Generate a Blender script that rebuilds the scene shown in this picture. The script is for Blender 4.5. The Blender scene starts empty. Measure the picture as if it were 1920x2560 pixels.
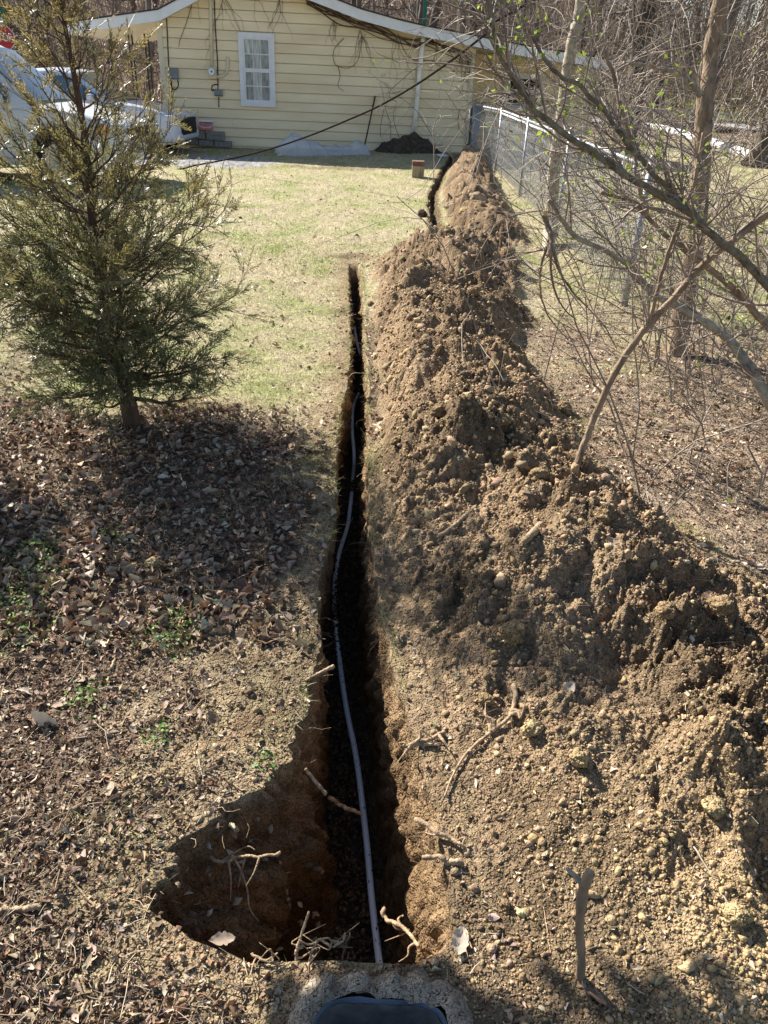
import bpy, math, random
import numpy as np
from mathutils import Matrix, Vector
R = math.radians
rng = np.random.default_rng(7); random.seed(7)
S = bpy.context.scene; COL = S.collection

# ------------------------------------------------------------------ camera
F = 1905.0; CH = 1.65; TH = R(30); RO = R(2.7)
fw = np.array([0, math.cos(TH), -math.sin(TH)]); up = np.array([0, math.sin(TH), math.cos(TH)]); rt = np.array([1., 0, 0])
r2 = rt*math.cos(RO)+up*math.sin(RO); u2 = up*math.cos(RO)-rt*math.sin(RO); CP = np.array([0, 0, CH])
cd = bpy.data.cameras.new('camera'); cam = bpy.data.objects.new('camera', cd); COL.objects.link(cam)
cd.sensor_fit = 'VERTICAL'; cd.sensor_height = 24; cd.lens = 24*F/2560; cd.clip_start = .02; cd.clip_end = 3000
cam.matrix_world = Matrix(((r2[0], u2[0], -fw[0], 0), (r2[1], u2[1], -fw[1], 0), (r2[2], u2[2], -fw[2], CH), (0, 0, 0, 1)))
S.camera = cam
def ray(u, v): return fw+r2*((u-960)/F)+u2*((1280-v)/F)
def G(u, v, z=0.):                       # where the line of sight of a photo pixel meets height z
    d = ray(u, v); return CP+d*((z-CH)/d[2])
def DP(u, v, y):                         # ... meets the vertical plane at distance y
    d = ray(u, v); return CP+d*(y/d[1])
K = 1920/1659

# ------------------------------------------------------------------ light
SUN_AZ, SUN_EL = R(-47), R(35)
W = bpy.data.worlds.new('World'); S.world = W; W.use_nodes = True; nt = W.node_tree
sky = nt.nodes.new('ShaderNodeTexSky'); sky.sky_type = 'NISHITA'; sky.sun_disc = False
sky.sun_elevation = SUN_EL; sky.sun_rotation = SUN_AZ
bg = nt.nodes['Background']; bg.inputs[1].default_value = .065; nt.links.new(sky.outputs[0], bg.inputs[0])
sd = bpy.data.lights.new('sun', 'SUN'); sd.energy = 5; sd.angle = R(.5); sd.color = (1, .93, .82)
so = bpy.data.objects.new('sun', sd); COL.objects.link(so)
sv = Vector((math.sin(SUN_AZ)*math.cos(SUN_EL), math.cos(SUN_AZ)*math.cos(SUN_EL), math.sin(SUN_EL)))
so.rotation_euler = sv.to_track_quat('Z', 'Y').to_euler()
S.view_settings.view_transform = 'Standard'; S.view_settings.look = 'None'; S.view_settings.gamma = 1; S.view_settings.exposure = 1.3
S.view_settings.use_curve_mapping = False
S.cycles.max_bounces = 6; S.cycles.diffuse_bounces = 3; S.cycles.transparent_max_bounces = 12

# ------------------------------------------------------------------ helpers
def tag(o, label=None, cat=None, group=None, kind=None):
    if label: o['label'] = label
    if cat: o['category'] = cat
    if group: o['group'] = group
    if kind: o['kind'] = kind
    return o
def empty(name, loc=(0, 0, 0), **k):
    o = bpy.data.objects.new(name, None); o.location = tuple(loc); o.empty_display_size = .1; COL.objects.link(o); return tag(o, **k)
def mkmesh(name, V, Fc, mat, smooth=False, attrs=None, colors=None):
    V = np.asarray(V, dtype=np.float32).reshape(-1, 3); m = bpy.data.meshes.new(name)
    if isinstance(Fc, np.ndarray) and Fc.ndim == 2:
        k = Fc.shape[1]; n = len(Fc)
        m.vertices.add(len(V)); m.vertices.foreach_set('co', V.ravel())
        m.loops.add(n*k); m.loops.foreach_set('vertex_index', Fc.astype(np.int32).ravel())
        m.polygons.add(n); m.polygons.foreach_set('loop_start', np.arange(0, n*k, k, dtype=np.int32))
        m.polygons.foreach_set('loop_total', np.full(n, k, dtype=np.int32))
        m.update(calc_edges=True)
    else:
        m.from_pydata(V.tolist(), [], [list(map(int, f)) for f in Fc]); m.update()
    if smooth: m.polygons.foreach_set('use_smooth', np.ones(len(m.polygons), dtype=bool))
    if colors is not None:
        a = m.color_attributes.new('Col', 'FLOAT_COLOR', 'POINT')
        c = np.ones((len(V), 4), dtype=np.float32); c[:, :3] = colors; a.data.foreach_set('color', c.ravel())
    if mat: m.materials.append(mat)
    return m
def addo(name, m, parent=None, loc=None, **k):
    o = bpy.data.objects.new(name, m); COL.objects.link(o)
    if parent: o.parent = parent
    if loc is not None: o.location = tuple(loc)
    return tag(o, **k)
class MB:
    def __init__(s): s.V = []; s.F = []; s.n = 0
    def add(s, V, Fc):
        V = np.asarray(V, float); s.V.append(V); s.F += [[i+s.n for i in f] for f in Fc]; s.n += len(V); return s
    def box(s, c, size, M=None):
        a = np.array([[x, y, z] for x in (-.5, .5) for y in (-.5, .5) for z in (-.5, .5)])*np.array(size)
        if M is not None: a = a@np.array(M).T
        return s.add(a+np.array(c), [(0, 1, 3, 2), (4, 6, 7, 5), (0, 4, 5, 1), (2, 3, 7, 6), (0, 2, 6, 4), (1, 5, 7, 3)])
    def tube(s, P, r, k=8, cap=True):
        V, Fq = tube(P, r, k); s.add(V, Fq.tolist())
        if cap:
            b = s.n-len(V); s.F.append([b+i for i in range(k)][::-1]); s.F.append([s.n-k+i for i in range(k)])
        return s
    def poly(s, pts): return s.add(pts, [list(range(len(pts)))])
    def prism(s, pts, d):
        pts = np.asarray(pts, float); n = len(pts); d = np.asarray(d, float)
        return s.add(np.vstack([pts, pts+d]), [list(range(n))[::-1], list(range(n, 2*n))]+[[i, (i+1) % n, n+(i+1) % n, n+i] for i in range(n)])
    def mesh(s, name, mat, smooth=False): return mkmesh(name, np.vstack(s.V), s.F, mat, smooth)
    def build(s, name, mat, parent=None, smooth=False, bevel=0, **k):
        o = addo(name, s.mesh(name, mat, smooth), parent, **k)
        if bevel:
            b = o.modifiers.new('bevel', 'BEVEL'); b.width = bevel; b.segments = 2; b.limit_method = 'ANGLE'
        return o
def tube(P, r, k=4):
    P = np.asarray(P, float); n = len(P); r = np.broadcast_to(np.asarray(r, float), (n,))
    T = np.empty_like(P); T[1:-1] = P[2:]-P[:-2]; T[0] = P[1]-P[0]; T[-1] = P[-1]-P[-2]
    T /= np.linalg.norm(T, axis=1)[:, None]+1e-12
    ref = np.array([.13, .21, .97]) if abs(T[0][2]) < .8 else np.array([.97, .13, .2])
    A = np.cross(T, ref); A /= np.linalg.norm(A, axis=1)[:, None]+1e-12; B = np.cross(T, A)
    a = np.arange(k)*2*math.pi/k
    V = (P[:, None, :]+r[:, None, None]*(np.cos(a)[None, :, None]*A[:, None, :]+np.sin(a)[None, :, None]*B[:, None, :])).reshape(-1, 3)
    i = np.arange(n-1)[:, None]*k; j = np.arange(k)[None, :]; j2 = (j+1) % k
    return V, np.stack([i+j, i+j2, i+k+j2, i+k+j], -1).reshape(-1, 4)
class NB:                                 # quads only, numpy
    def __init__(s): s.V = []; s.F = []; s.C = []; s.n = 0
    def add(s, V, Fq, c=None):
        s.V.append(V); s.F.append(Fq+s.n); s.n += len(V)
        if c is not None: s.C.append(np.broadcast_to(np.asarray(c, float), (len(V), 3)))
    def tube(s, P, r, k=3, c=None): V, Fq = tube(P, r, k); s.add(V, Fq, c)
    def mesh(s, name, mat, smooth=False):
        return mkmesh(name, np.vstack(s.V), np.vstack(s.F), mat, smooth, colors=np.vstack(s.C) if s.C else None)
def spline(P, n):
    P = np.asarray(P, float); t = np.linspace(0, len(P)-1, n); i = np.clip(t.astype(int), 0, len(P)-2); f = (t-i)[:, None]
    p0 = P[np.clip(i-1, 0, None)]; p1 = P[i]; p2 = P[i+1]; p3 = P[np.clip(i+2, None, len(P)-1)]
    return .5*(2*p1+(p2-p0)*f+(2*p0-5*p1+4*p2-p3)*f**2+(3*p1-p0-3*p2+p3)*f**3)

# noise
_p = np.random.default_rng(3).permutation(256); _p = np.concatenate([_p, _p, _p]); _g = np.random.default_rng(4).uniform(0, 2*math.pi, 256)
_gx, _gy = np.cos(_g), np.sin(_g)
def pn(x, y, s=0):
    x = np.asarray(x, float)+s*17.31; y = np.asarray(y, float)+s*9.77
    xi = np.floor(x); yi = np.floor(y); fx = x-xi; fy = y-yi; xi = xi.astype(int) & 255; yi = yi.astype(int) & 255
    def g(i, j, dx, dy):
        h = _p[_p[(xi+i) & 255]+((yi+j) & 255)]; return _gx[h]*dx+_gy[h]*dy
    u = fx*fx*fx*(fx*(fx*6-15)+10); v = fy*fy*fy*(fy*(fy*6-15)+10)
    a = g(0, 0, fx, fy); b = g(1, 0, fx-1, fy); c = g(0, 1, fx, fy-1); d = g(1, 1, fx-1, fy-1)
    return ((a+(b-a)*u)*(1-v)+(c+(d-c)*u)*v)*1.5
def fbm(x, y, s=0, o=4):
    r = 0; a = 1.
    for i in range(o): r = r+a*pn(x*2**i, y*2**i, s+i*3); a *= .5
    return r
def sm(a, b, x): t = np.clip((x-a)/(b-a), 0, 1); return t*t*(3-2*t)
def billow(x, y, s=0): return np.abs(pn(x, y, s))*2-.45

# ------------------------------------------------------------------ materials
def mat(name, col=(.5, .5, .5), gran=0, rough=.8, var=.25, scale=8, col2=None, bump=0, bscale=None, attr=False, metal=0, trans=0, spec=.3, stretch=None, alpha=1, detail=5):
    m = bpy.data.materials.new(name); m.use_nodes = True; t = m.node_tree; N = t.nodes; L = t.links
    b = N['Principled BSDF']; b.inputs['Roughness'].default_value = rough; b.inputs['Metallic'].default_value = metal
    b.inputs['Specular IOR Level'].default_value = spec; b.inputs['Alpha'].default_value = alpha
    tc = N.new('ShaderNodeTexCoord'); mp = N.new('ShaderNodeMapping'); L.new(tc.outputs['Object'], mp.inputs[0])
    if stretch: mp.inputs['Scale'].default_value = stretch
    n = N.new('ShaderNodeTexNoise'); n.inputs['Scale'].default_value = scale; n.inputs['Detail'].default_value = detail; L.new(mp.outputs[0], n.inputs[0])
    rp = N.new('ShaderNodeMapRange'); rp.inputs[1].default_value = .3; rp.inputs[2].default_value = .7; L.new(n.outputs[0], rp.inputs[0])
    mx = N.new('ShaderNodeMix'); mx.data_type = 'RGBA'; L.new(rp.outputs[0], mx.inputs[0])
    if attr:
        at = N.new('ShaderNodeVertexColor'); at.layer_name = 'Col'
        hs = []
        for k in (1-var, 1+var):
            h = N.new('ShaderNodeMix'); h.data_type = 'RGBA'; h.blend_type = 'MULTIPLY'; h.inputs[0].default_value = 1
            L.new(at.outputs[0], h.inputs[6]); h.inputs[7].default_value = (k, k, k, 1); hs.append(h)
        L.new(hs[0].outputs[2], mx.inputs[6]); L.new(hs[1].outputs[2], mx.inputs[7])
    else:
        c2 = col2 or [min(1, c*(1+var)) for c in col]; c1 = col if col2 else [c*(1-var) for c in col]
        mx.inputs[6].default_value = (*c1, 1); mx.inputs[7].default_value = (*c2, 1)
    L.new(mx.outputs[2], b.inputs['Base Color'])
    if bump:
        n2 = N.new('ShaderNodeTexNoise'); n2.inputs['Scale'].default_value = bscale or scale*3; n2.inputs['Detail'].default_value = 6; L.new(mp.outputs[0], n2.inputs[0])
        bp = N.new('ShaderNodeBump'); bp.inputs['Strength'].default_value = bump; bp.inputs['Distance'].default_value = .01
        L.new(n2.outputs[0], bp.inputs['Height']); L.new(bp.outputs[0], b.inputs['Normal'])
        if gran:
            prev = bp
            for sc_, ds_ in ((gran, .012), (gran*2.3, .006)):
                vo = N.new('ShaderNodeTexVoronoi'); vo.inputs['Scale'].default_value = sc_; vo.inputs['Randomness'].default_value = 1; L.new(mp.outputs[0], vo.inputs[0])
                b3 = N.new('ShaderNodeBump'); b3.invert = True; b3.inputs['Strength'].default_value = .9; b3.inputs['Distance'].default_value = ds_; L.new(vo.outputs[0], b3.inputs['Height']); L.new(prev.outputs[0], b3.inputs['Normal']); prev = b3
            L.new(prev.outputs[0], b.inputs['Normal'])
    if trans:
        tr = N.new('ShaderNodeBsdfTranslucent'); L.new(mx.outputs[2], tr.inputs[0]); ms = N.new('ShaderNodeMixShader'); ms.inputs[0].default_value = trans
        L.new(b.outputs[0], ms.inputs[1]); L.new(tr.outputs[0], ms.inputs[2]); L.new(ms.outputs[0], N['Material Output'].inputs[0])
    return m
M = {}
M['ground'] = mat('ground', gran=75, attr=True, var=.32, scale=30, bump=.8, bscale=160, rough=.95, spec=.1, detail=8)
M['clod'] = mat('clod', attr=True, var=.2, scale=40, bump=.7, bscale=200, rough=.95, spec=.1)
M['leaf'] = mat('leaf', attr=True, var=.25, scale=60, rough=.6, trans=.12, spec=.35)
M['grass'] = mat('grass', attr=True, var=.1, scale=5, rough=.5, trans=.35, spec=.3)
M['root'] = mat('root', (.33, .24, .15), var=.5, scale=60, bump=.5, rough=.8)
M['root_dark'] = mat('root_dark', (.12, .085, .055), var=.35, scale=60, bump=.5, rough=.8)
M['bark'] = mat('bark', (.25, .185, .125), var=.45, scale=25, bump=.8, bscale=70, stretch=(1, 1, .25), rough=.9)
M['bark_red'] = mat('bark_red', (.115, .075, .052), var=.45, scale=30, bump=.8, bscale=80, stretch=(1, 1, .2), rough=.9)
M['bark_grey'] = mat('bark_grey', (.33, .29, .22), var=.4, scale=22, bump=.5, bscale=60, rough=.75)
M['bark_moss'] = mat('bark_moss', (.17, .15, .105), var=.5, scale=35, bump=.5, bscale=90, rough=.8)
M['twig'] = mat('twig', (.25, .20, .16), var=.4, scale=20, rough=.6, spec=.4)
M['twig_far'] = mat('twig_far', (.13, .105, .09), var=.4, scale=2, rough=.8)
M['bark_far'] = mat('bark_far', (.12, .098, .08), var=.45, scale=3, rough=.9)
M['bark_pale'] = mat('bark_pale', (.2, .175, .14), var=.4, scale=3, rough=.9)
M['cedar'] = mat('cedar', attr=True, var=.3, scale=9, rough=.4, trans=.4, spec=.6)
M['privet'] = mat('privet', (.25, .34, .05), var=.35, scale=30, rough=.4, trans=.55, spec=.5)
M['siding'] = mat('siding', (.74, .60, .385), col2=(.88, .745, .51), scale=1.5, bump=.08, bscale=12, rough=.7, spec=.3, stretch=(.5, 1, 2))
M['fascia'] = mat('fascia', (.72, .72, .74), col2=(.8, .8, .8), scale=6, rough=.6)
M['white'] = mat('white', (.74, .74, .76), var=.06, scale=10, rough=.5)
M['gutter'] = mat('gutter', (.84, .8, .7), var=.08, scale=6, rough=.6)
M['soffit'] = mat('soffit', (.66, .58, .42), var=.06, scale=6, rough=.7)
M['shingle'] = mat('shingle', (.05, .05, .055), var=.4, scale=30, bump=.4, rough=.95)
M['glass'] = mat('glass', (.26, .27, .27), var=.45, scale=7, rough=.12, spec=.8, stretch=(3, 1, 1))
M['curtain'] = mat('curtain', (.5, .5, .46), var=.5, scale=9, rough=.9, stretch=(6, 1, .5))
M['dark'] = mat('dark', (.012, .012, .014), var=.3, scale=10, rough=.6)
M['black'] = mat('black', (.02, .02, .02), var=.3, scale=20, rough=.45)
M['carpaint'] = mat('carpaint', (.62, .62, .62), var=.03, scale=3, rough=.22, spec=.6)
M['carpaint_blue'] = mat('carpaint_blue', (.56, .6, .68), var=.03, scale=3, rough=.18, spec=.6)
M['carpaint_dark'] = mat('carpaint_dark', (.03, .035, .035), var=.1, scale=3, rough=.3, spec=.5)
M['carglass'] = mat('carglass', (.05, .09, .12), var=.2, scale=2, rough=.04, spec=1)
M['tyre'] = mat('tyre', (.02, .02, .02), var=.3, scale=30, rough=.85)
M['rim'] = mat('rim', (.4, .4, .42), var=.1, scale=20, rough=.3, metal=.8)
M['amber'] = mat('amber', (.8, .25, .03), var=.1, scale=20, rough=.25)
M['lens'] = mat('lens', (.5, .5, .5), var=.2, scale=30, rough=.1, spec=.8)
M['block'] = mat('block', (.23, .22, .2), var=.25, scale=20, bump=.6, bscale=120, rough=.95)
M['pink'] = mat('pink', (.55, .2, .2), var=.15, scale=9, rough=.5)
M['greybox'] = mat('greybox', (.2, .21, .22), var=.12, scale=9, rough=.55)
M['galv'] = mat('galv', (.34, .36, .39), var=.2, scale=15, rough=.5, metal=.5)
M['wire'] = mat('wire', (.45, .47, .5), var=.3, scale=30, rough=.4, metal=.6)
M['cable'] = mat('cable', (.02, .017, .017), var=.3, scale=20, rough=.9, spec=.05)
M['red'] = mat('red', (.42, .03, .03), var=.1, scale=6, rough=.4)
M['green'] = mat('green', (.02, .17, .1), var=.15, scale=6, rough=.4)
M['signwhite'] = mat('signwhite', (.75, .72, .72), var=.05, scale=6, rough=.4)
M['pipe'] = mat('pipe', (.72, .75, .80), col2=(.82, .83, .84), scale=14, rough=.35, spec=.4)
M['speck'] = mat('speck', (.07, .05, .035), var=.3, scale=60, rough=.9)
M['concrete'] = mat('concrete', gran=80, col=(.34, .285, .22), var=.35, scale=22, bump=.9, bscale=90, rough=.95, spec=.1)
M['concrete_dark'] = mat('concrete_dark', (.12, .105, .09), var=.5, scale=20, bump=.8, rough=.9)
M['bluegrey'] = mat('bluegrey', (.13, .12, .115), var=.3, scale=30, bump=.3, rough=.7)
M['tarp'] = mat('tarp', (.13, .19, .28), var=.3, scale=5, rough=.5)
M['blueedge'] = mat('blueedge', (.10, .13, .18), var=.3, scale=20, rough=.7)
M['wood'] = mat('wood', (.35, .29, .2), var=.35, scale=10, bump=.5, rough=.9, stretch=(4, 4, .6))
M['brick'] = mat('brick', (.18, .10, .07), var=.3, scale=20, bump=.5, rough=.9)
M['gravel'] = mat('gravel', (.3, .29, .29), var=.6, scale=60, bump=.9, rough=.9)
M['road'] = mat('road', (.34, .33, .32), var=.15, scale=10, rough=.9)
M['rock'] = mat('rock', (.33, .25, .17), var=.3, scale=14, bump=.7, bscale=50, rough=.9)
M['clodbig'] = mat('clodbig', gran=70, col=(.30, .215, .12), var=.35, scale=30, bump=1, bscale=110, rough=.95, spec=.1)
M['clodyellow'] = mat('clodyellow', gran=70, col=(.44, .335, .18), var=.25, scale=30, bump=1, bscale=110, rough=.95, spec=.1)
M['darksoil'] = mat('darksoil', gran=70, col=(.10, .075, .055), var=.4, scale=14, bump=1, bscale=50, rough=.95, spec=.1)
M['splinter'] = mat('splinter', (.55, .4, .22), var=.3, scale=30, rough=.8)
def plastic():
    m = mat('plastic', (.7, .74, .8), var=.1, scale=4, rough=.25, spec=.6, trans=.3); t = m.node_tree
    out = t.nodes['Material Output']; src = out.inputs[0].links[0].from_socket
    tp = t.nodes.new('ShaderNodeBsdfTransparent'); ms = t.nodes.new('ShaderNodeMixShader'); ms.inputs[0].default_value = .35
    t.links.new(src, ms.inputs[1]); t.links.new(tp.outputs[0], ms.inputs[2]); t.links.new(ms.outputs[0], out.inputs[0]); return m
M['plastic'] = plastic()

# ------------------------------------------------------------------ the terrain as a function
def gp(l): return np.array([G(u*K, v*K)[:2] for u, v in l])
_L = gp([(752,570),(757,700),(757,760),(750,830),(735,900),(728,960),(725,1000),(727,1060),(725,1120),(705,1200),(690,1260),(685,1330),(690,1400),(670,1480),(650,1560),(638,1620),(585,1680),(480,1745),(380,1830),(335,1900),(345,1960),(415,2030),(500,2062),(560,2088)])[::-1]
_R = gp([(778,565),(785,650),(792,760),(797,900),(794,960),(797,1080),(806,1200),(825,1350),(865,1480),(885,1560),(915,1650),(945,1750),(965,1880),(985,2000),(960,2060),(905,2090)])[::-1]
def XL(y): return np.interp(y, _L[:, 1], _L[:, 0])+.012*pn(y*9, 0, 5)*sm(.95, 1.4, y)+.007*pn(y*31, 0, 6)+sm(.96, 1.02, y)*sm(1.75, 1.4, y)*(.035*pn(y*11, 4, 15)+.02*pn(y*34, 4, 16)+.01*pn(y*80, 4, 17))
def XR(y): return np.interp(y, _R[:, 1], _R[:, 0])+.012*pn(y*8, 3, 7)*sm(.95, 1.4, y)+.006*pn(y*29, 3, 8)
YN, YF = .915, 7.75
def depth(y):
    d = np.interp(y, [.9, 1.5, 2.2, 3, 4, 6, 7.2, 7.8], [.62, .60, .56, .5, .46, .36, .26, .1])
    return d*sm(YN, YN+.03, y)*(1-sm(YF-.25, YF, y))
def insL(y): return .03+np.interp(y, [.9, 1.0, 1.15, 1.3, 1.45, 1.6, 2, 2.3, 3.7, 4.3], [.1, .2, .30, .22, .12, .03, -.01, -.055, -.055, -.01])
def insR(y): return .015+np.interp(y, [.9, 1.0, 1.2, 1.4, 1.6, 1.9, 2.4], [.05, .09, .09, .08, .05, .03, .01])
MRX = np.array([[.4, 1.6], [1.0, 1.9], [1.9, 2.1], [2.41, 1.62], [2.65, 1.40], [3.02, 1.25], [3.46, 1.0], [4.06, 1.08], [5.42, 1.0], [7.0, 1.25], [7.8, 1.35], [8.5, 1.4], [9, 1.6], [10, 1.62], [13, 1.75], [17, 1.9], [20.2, 1.9]])
T2 = np.array([[9.6, .5], [10.4, .48], [13, .53], [16.4, .86], [19.8, 1.25]])
MH = np.array([[.3, .0], [.8, .02], [1.1, .08], [1.6, .13], [2.1, .19], [2.6, .19], [3.1, .22], [3.6, .27], [4.5, .29], [5.5, .31], [6.5, .33], [7.4, .32], [8.1, .22], [8.6, .07], [9, .10], [9.6, .22], [11, .28], [13, .30], [15.5, .30], [18, .29], [19.2, .24], [20.0, .08], [20.6, 0]])
def mound(x, y):
    a = np.where(y < 8.3, XR(y)+.03, np.interp(y, T2[:, 0], T2[:, 1])+.08); a = np.where((y > 7.6) & (y < 8.3), a+(y-7.6)*.25, a)
    a = np.where((y > 8.3) & (y < 9.4), .42+.1*pn(y*3, 1), a)
    b = np.interp(y, MRX[:, 0], MRX[:, 1])+.12*pn(y*2.2, 5, 2)
    t = (x-a)/(b-a); k = np.clip(t, 0, 1)
    rise = .42-.20*sm(1.6, 2.2, y)*sm(7, 5, y)
    prof = np.clip(np.minimum(sm(0, rise, k)**.85, 1-sm(.5, 1.0, k)), 0, 1)
    h = np.interp(y, MH[:, 0], MH[:, 1])
    m = h*prof*(1+.42*fbm(x*1.7, y*1.7, 3, 3)); cover = sm(-.06, .05, t)*(1-sm(.93, 1.05, t))*sm(.35, .75, y)*(1-sm(20.2, 20.6, y))
    return m, cover
PILE = G(872*K, 322*K)
def ground_base(x, y):                       # smooth shape of the land
    z = -.10*sm(9, 19, y)*sm(1, -5, x)+.03*fbm(x*.45, y*.45, 1, 3)*sm(30, 10, y)*(1-sm(0, .8, -np.abs(x)+.8))
    z = z+.012*sm(.25, .02, np.abs(y-.86))*0
    z = z+sm(38+14*sm(2, 8, x), 115, y)*(13-10*sm(5, 55, x))+sm(100, 260, y)*12
    z = z+sm(30, 60, -x)*5
    return z
BXC, BYC, BHX, BHY = .042, .650, .158, .207      # meter box
def boxd(x, y, e=5): return (np.abs((x-BXC)/BHX)**e+np.abs((y-BYC)/BHY)**e)**(1/e)
def masks(x, y):
    m, cov = mound(x, y); xl = XL(y); xr = XR(y)
    ontr = (y > YN-.1) & (y < YF+.3)
    nl = sm(.22+.2*fbm(x*3, y*3, 9, 2), .04, xl-x)*ontr*sm(-.1, 0, xl-x+.05)           # crumbs along the left edge
    nearpit = sm(.62, .2, np.hypot((x+.15)/1.15, (y-1.02)/.75))*.9
    nl = np.maximum(nl, sm(.16, .04, x-xr)*ontr*sm(-.03, .0, x-xr+.03)*sm(4.2, 3, y)*1.3)
    nearpit = np.maximum(nearpit, sm(1.15, .5, np.hypot((x+.42)/.36, (y-1.62)/.5)))
    far_spot = sm(.28, .1, np.abs(y-8.05)*.8+np.abs(x+.4)*.6)
    soil = np.clip(np.maximum.reduce([cov*sm(-.05, .35, m*9+.3*fbm(x*2.5, y*2.5, 12, 2)+sm(3.2, 2.5, y)), nl*.75, nearpit*(.55+.9*fbm(x*5, y*5, 14, 3)), far_spot*.9]), 0, 1)
    soil = np.where(y < .9, np.maximum(soil, sm(-.35, -.1, x)*sm(1.6, .9, x)), soil)
    edge = fbm(x*1.3, y*1.3, 21, 3)
    litL = sm(4.5, 3.5, y+.9*edge+.35*(x+1))*(x < xr)
    litR = (x > xr)*sm(7.2, 4.8, y+1.2*edge)
    lit = np.clip(np.maximum(litL, litR)*(1-soil), 0, 1)
    return soil, lit, cov, m
def Hh(x, y, soil=None, m=None, detail=True):
    x = np.asarray(x, float); y = np.asarray(y, float)
    if soil is None: soil, lit, cov, m = masks(x, y)
    z = ground_base(x, y)+m
    if detail:
        wx = x+.03*pn(x*7, y*7, 31); wy = y+.03*pn(x*7, y*7, 32)
        cl = .034*billow(wx*5.5, wy*5.5, 41)+.017*billow(wx*13, wy*13, 42)+.015*billow(wx*31, wy*31, 43)+.0095*billow(wx*70, wy*70, 44)*sm(5, 2, y)
        big = .5+.5*sm(-.3, .5, fbm(x*1.1, y*1.1, 33, 2))
        cl = cl+(.042*sm(.05, .3, pn(wx*4.2+9, wy*4.2, 46))+.022*sm(.05, .3, pn(wx*9+3, wy*9, 47)))*sm(1.0, 1.7, y+.5*x)
        amp = np.clip(.16+.34*sm(1.5, 2.1, y+.4*x)*(m > 0)+m*6, 0, 1)*(.65+.35*sm(1.1, 1.9, y))*big*1.35
        z = z+cl*soil*amp+(1-soil)*(.006*fbm(x*9, y*9, 51, 3))*sm(30, 15, y)
        # scoops and dark hollows in the spoil
        z = z-.055*sm(.36, .05, np.hypot((x-1.02)/1.4, y-1.98))-.07*sm(.2, .03, np.hypot((x-.78), (y-1.86)))-.09*sm(.14, .03, np.hypot((x-.98)/.8, (y-1.15)/1.6))
    # narrow far trench
    c = np.interp(y, T2[:, 0], T2[:, 1])+.05*pn(y*1.5, 2, 61); w = .025+.03*pn(y*2.3, 7, 62)
    z = z-.16*sm(w+.04, w-.02, np.abs(x-c))*sm(9.5, 9.8, y)*sm(20.2, 19.8, y)
    # bank that rises to the near lip round the meter box
    z = z+.035*sm(1.9, 1.0, boxd(x, y))*sm(.55, .75, y)
    z = np.where(boxd(x, y) < .98, z-.5*sm(.97, .92, boxd(x, y)), z)
    # dark loose pile against the house
    z = z+.33*sm(.85, .0, np.hypot((x-PILE[0])/1.0, (y-PILE[1]-.15)/.6))*0
    return z
def gz(x, y): return float(Hh(np.array([x]), np.array([y]))[0])

def ground_colors(x, y, z, soil, lit, m, wall=0., zrel=None):
    n1 = fbm(x*2, y*2, 71, 4); n2 = fbm(x*11, y*11, 72, 3); n3 = fbm(x*.7, y*.7, 73, 3)
    c3 = lambda a: np.array(a)[None, :]
    g = np.clip(.24+.7*n1+.25*n2-.25*n3, 0, 1)[:, None]
    lawn = c3((.46, .40, .26))*(1-g)+c3((.30, .33, .13))*g
    lawn = lawn*(1+.25*n2[:, None])
    rs_ = sm(.4, 1.2, x)[:, None]; litc = (c3((.17, .12, .085))*(1-rs_)+c3((.30, .23, .165))*rs_)*(1+.4*n2[:, None])  # litter base painted lighter on the right, sunlight put into the colour
    bare = np.clip(.5+.8*n1, 0, 1)[:, None]
    so = c3((.335, .242, .152))*(1-bare)+c3((.245, .172, .106))*bare
    yel = sm(1.9, 1.0, y)*sm(.1, .9, x)
    so = so*(1-.45*yel[:, None])+c3((.47, .35, .20))*.4*yel[:, None]
    dk = sm(.0, .5, fbm(x*1.6, y*1.6, 77, 2))[:, None]*.4
    so = so*(1-dk)*(1+.15*n2[:, None])
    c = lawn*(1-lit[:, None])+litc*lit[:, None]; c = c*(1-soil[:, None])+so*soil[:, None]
    # gravel drive by the cars
    gr = sm(1.0, .75, np.abs((y-16.6-.12*(x+6))/1.3)+.3*n2)*sm(-2.2, -3.2, x+.5*n1)
    gr = np.maximum(gr, sm(19.0, 21, y)*sm(-5.6, -6.6, x)*(y < 30))
    c = c*(1-gr[:, None])+c3((.33, .33, .34))*(1+.8*pn(x*14, y*14, 78))[:, None]*gr[:, None]
    c2_ = np.interp(y, T2[:, 0], T2[:, 1])+.05*pn(y*1.5, 2, 61); t2 = (sm(.13, .05, np.abs(x-c2_))*sm(9.4, 9.8, y)*sm(20.2, 19.8, y))[:, None]; c = c*(1-t2)+c3((.16, .11, .065))*t2
    br = sm(.8, .3, np.hypot((x+1.2)/2.2, (y-16.4)/.55)+.4*n2)[:, None]*.6
    c = c*(1-br)+c3((.19, .13, .09))*br
    far = sm(24, 34, y)[:, None]
    c = c*(1-far)+(c3((.20, .15, .11))*(1+.5*n1[:, None]))*far
    gb = (sm(48, 52, y)*sm(72, 66, y)*sm(6, 12, x))[:, None]; c = c*(1-gb)+c3((.25, .26, .12))*gb
    return np.clip(c, .01, .9)

_pp = np.array([G(u*K, v*K, z) for u, v, z in ((822, 2100, -.56), (805, 1960, -.565), (790, 1800, -.56), (770, 1640, -.55), (750, 1540, -.54), (735, 1440, -.53), (725, 1350, -.52), (723, 1270, -.50), (732, 1200, -.48), (750, 1140, -.45), (757, 1092, -.42))])
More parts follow.
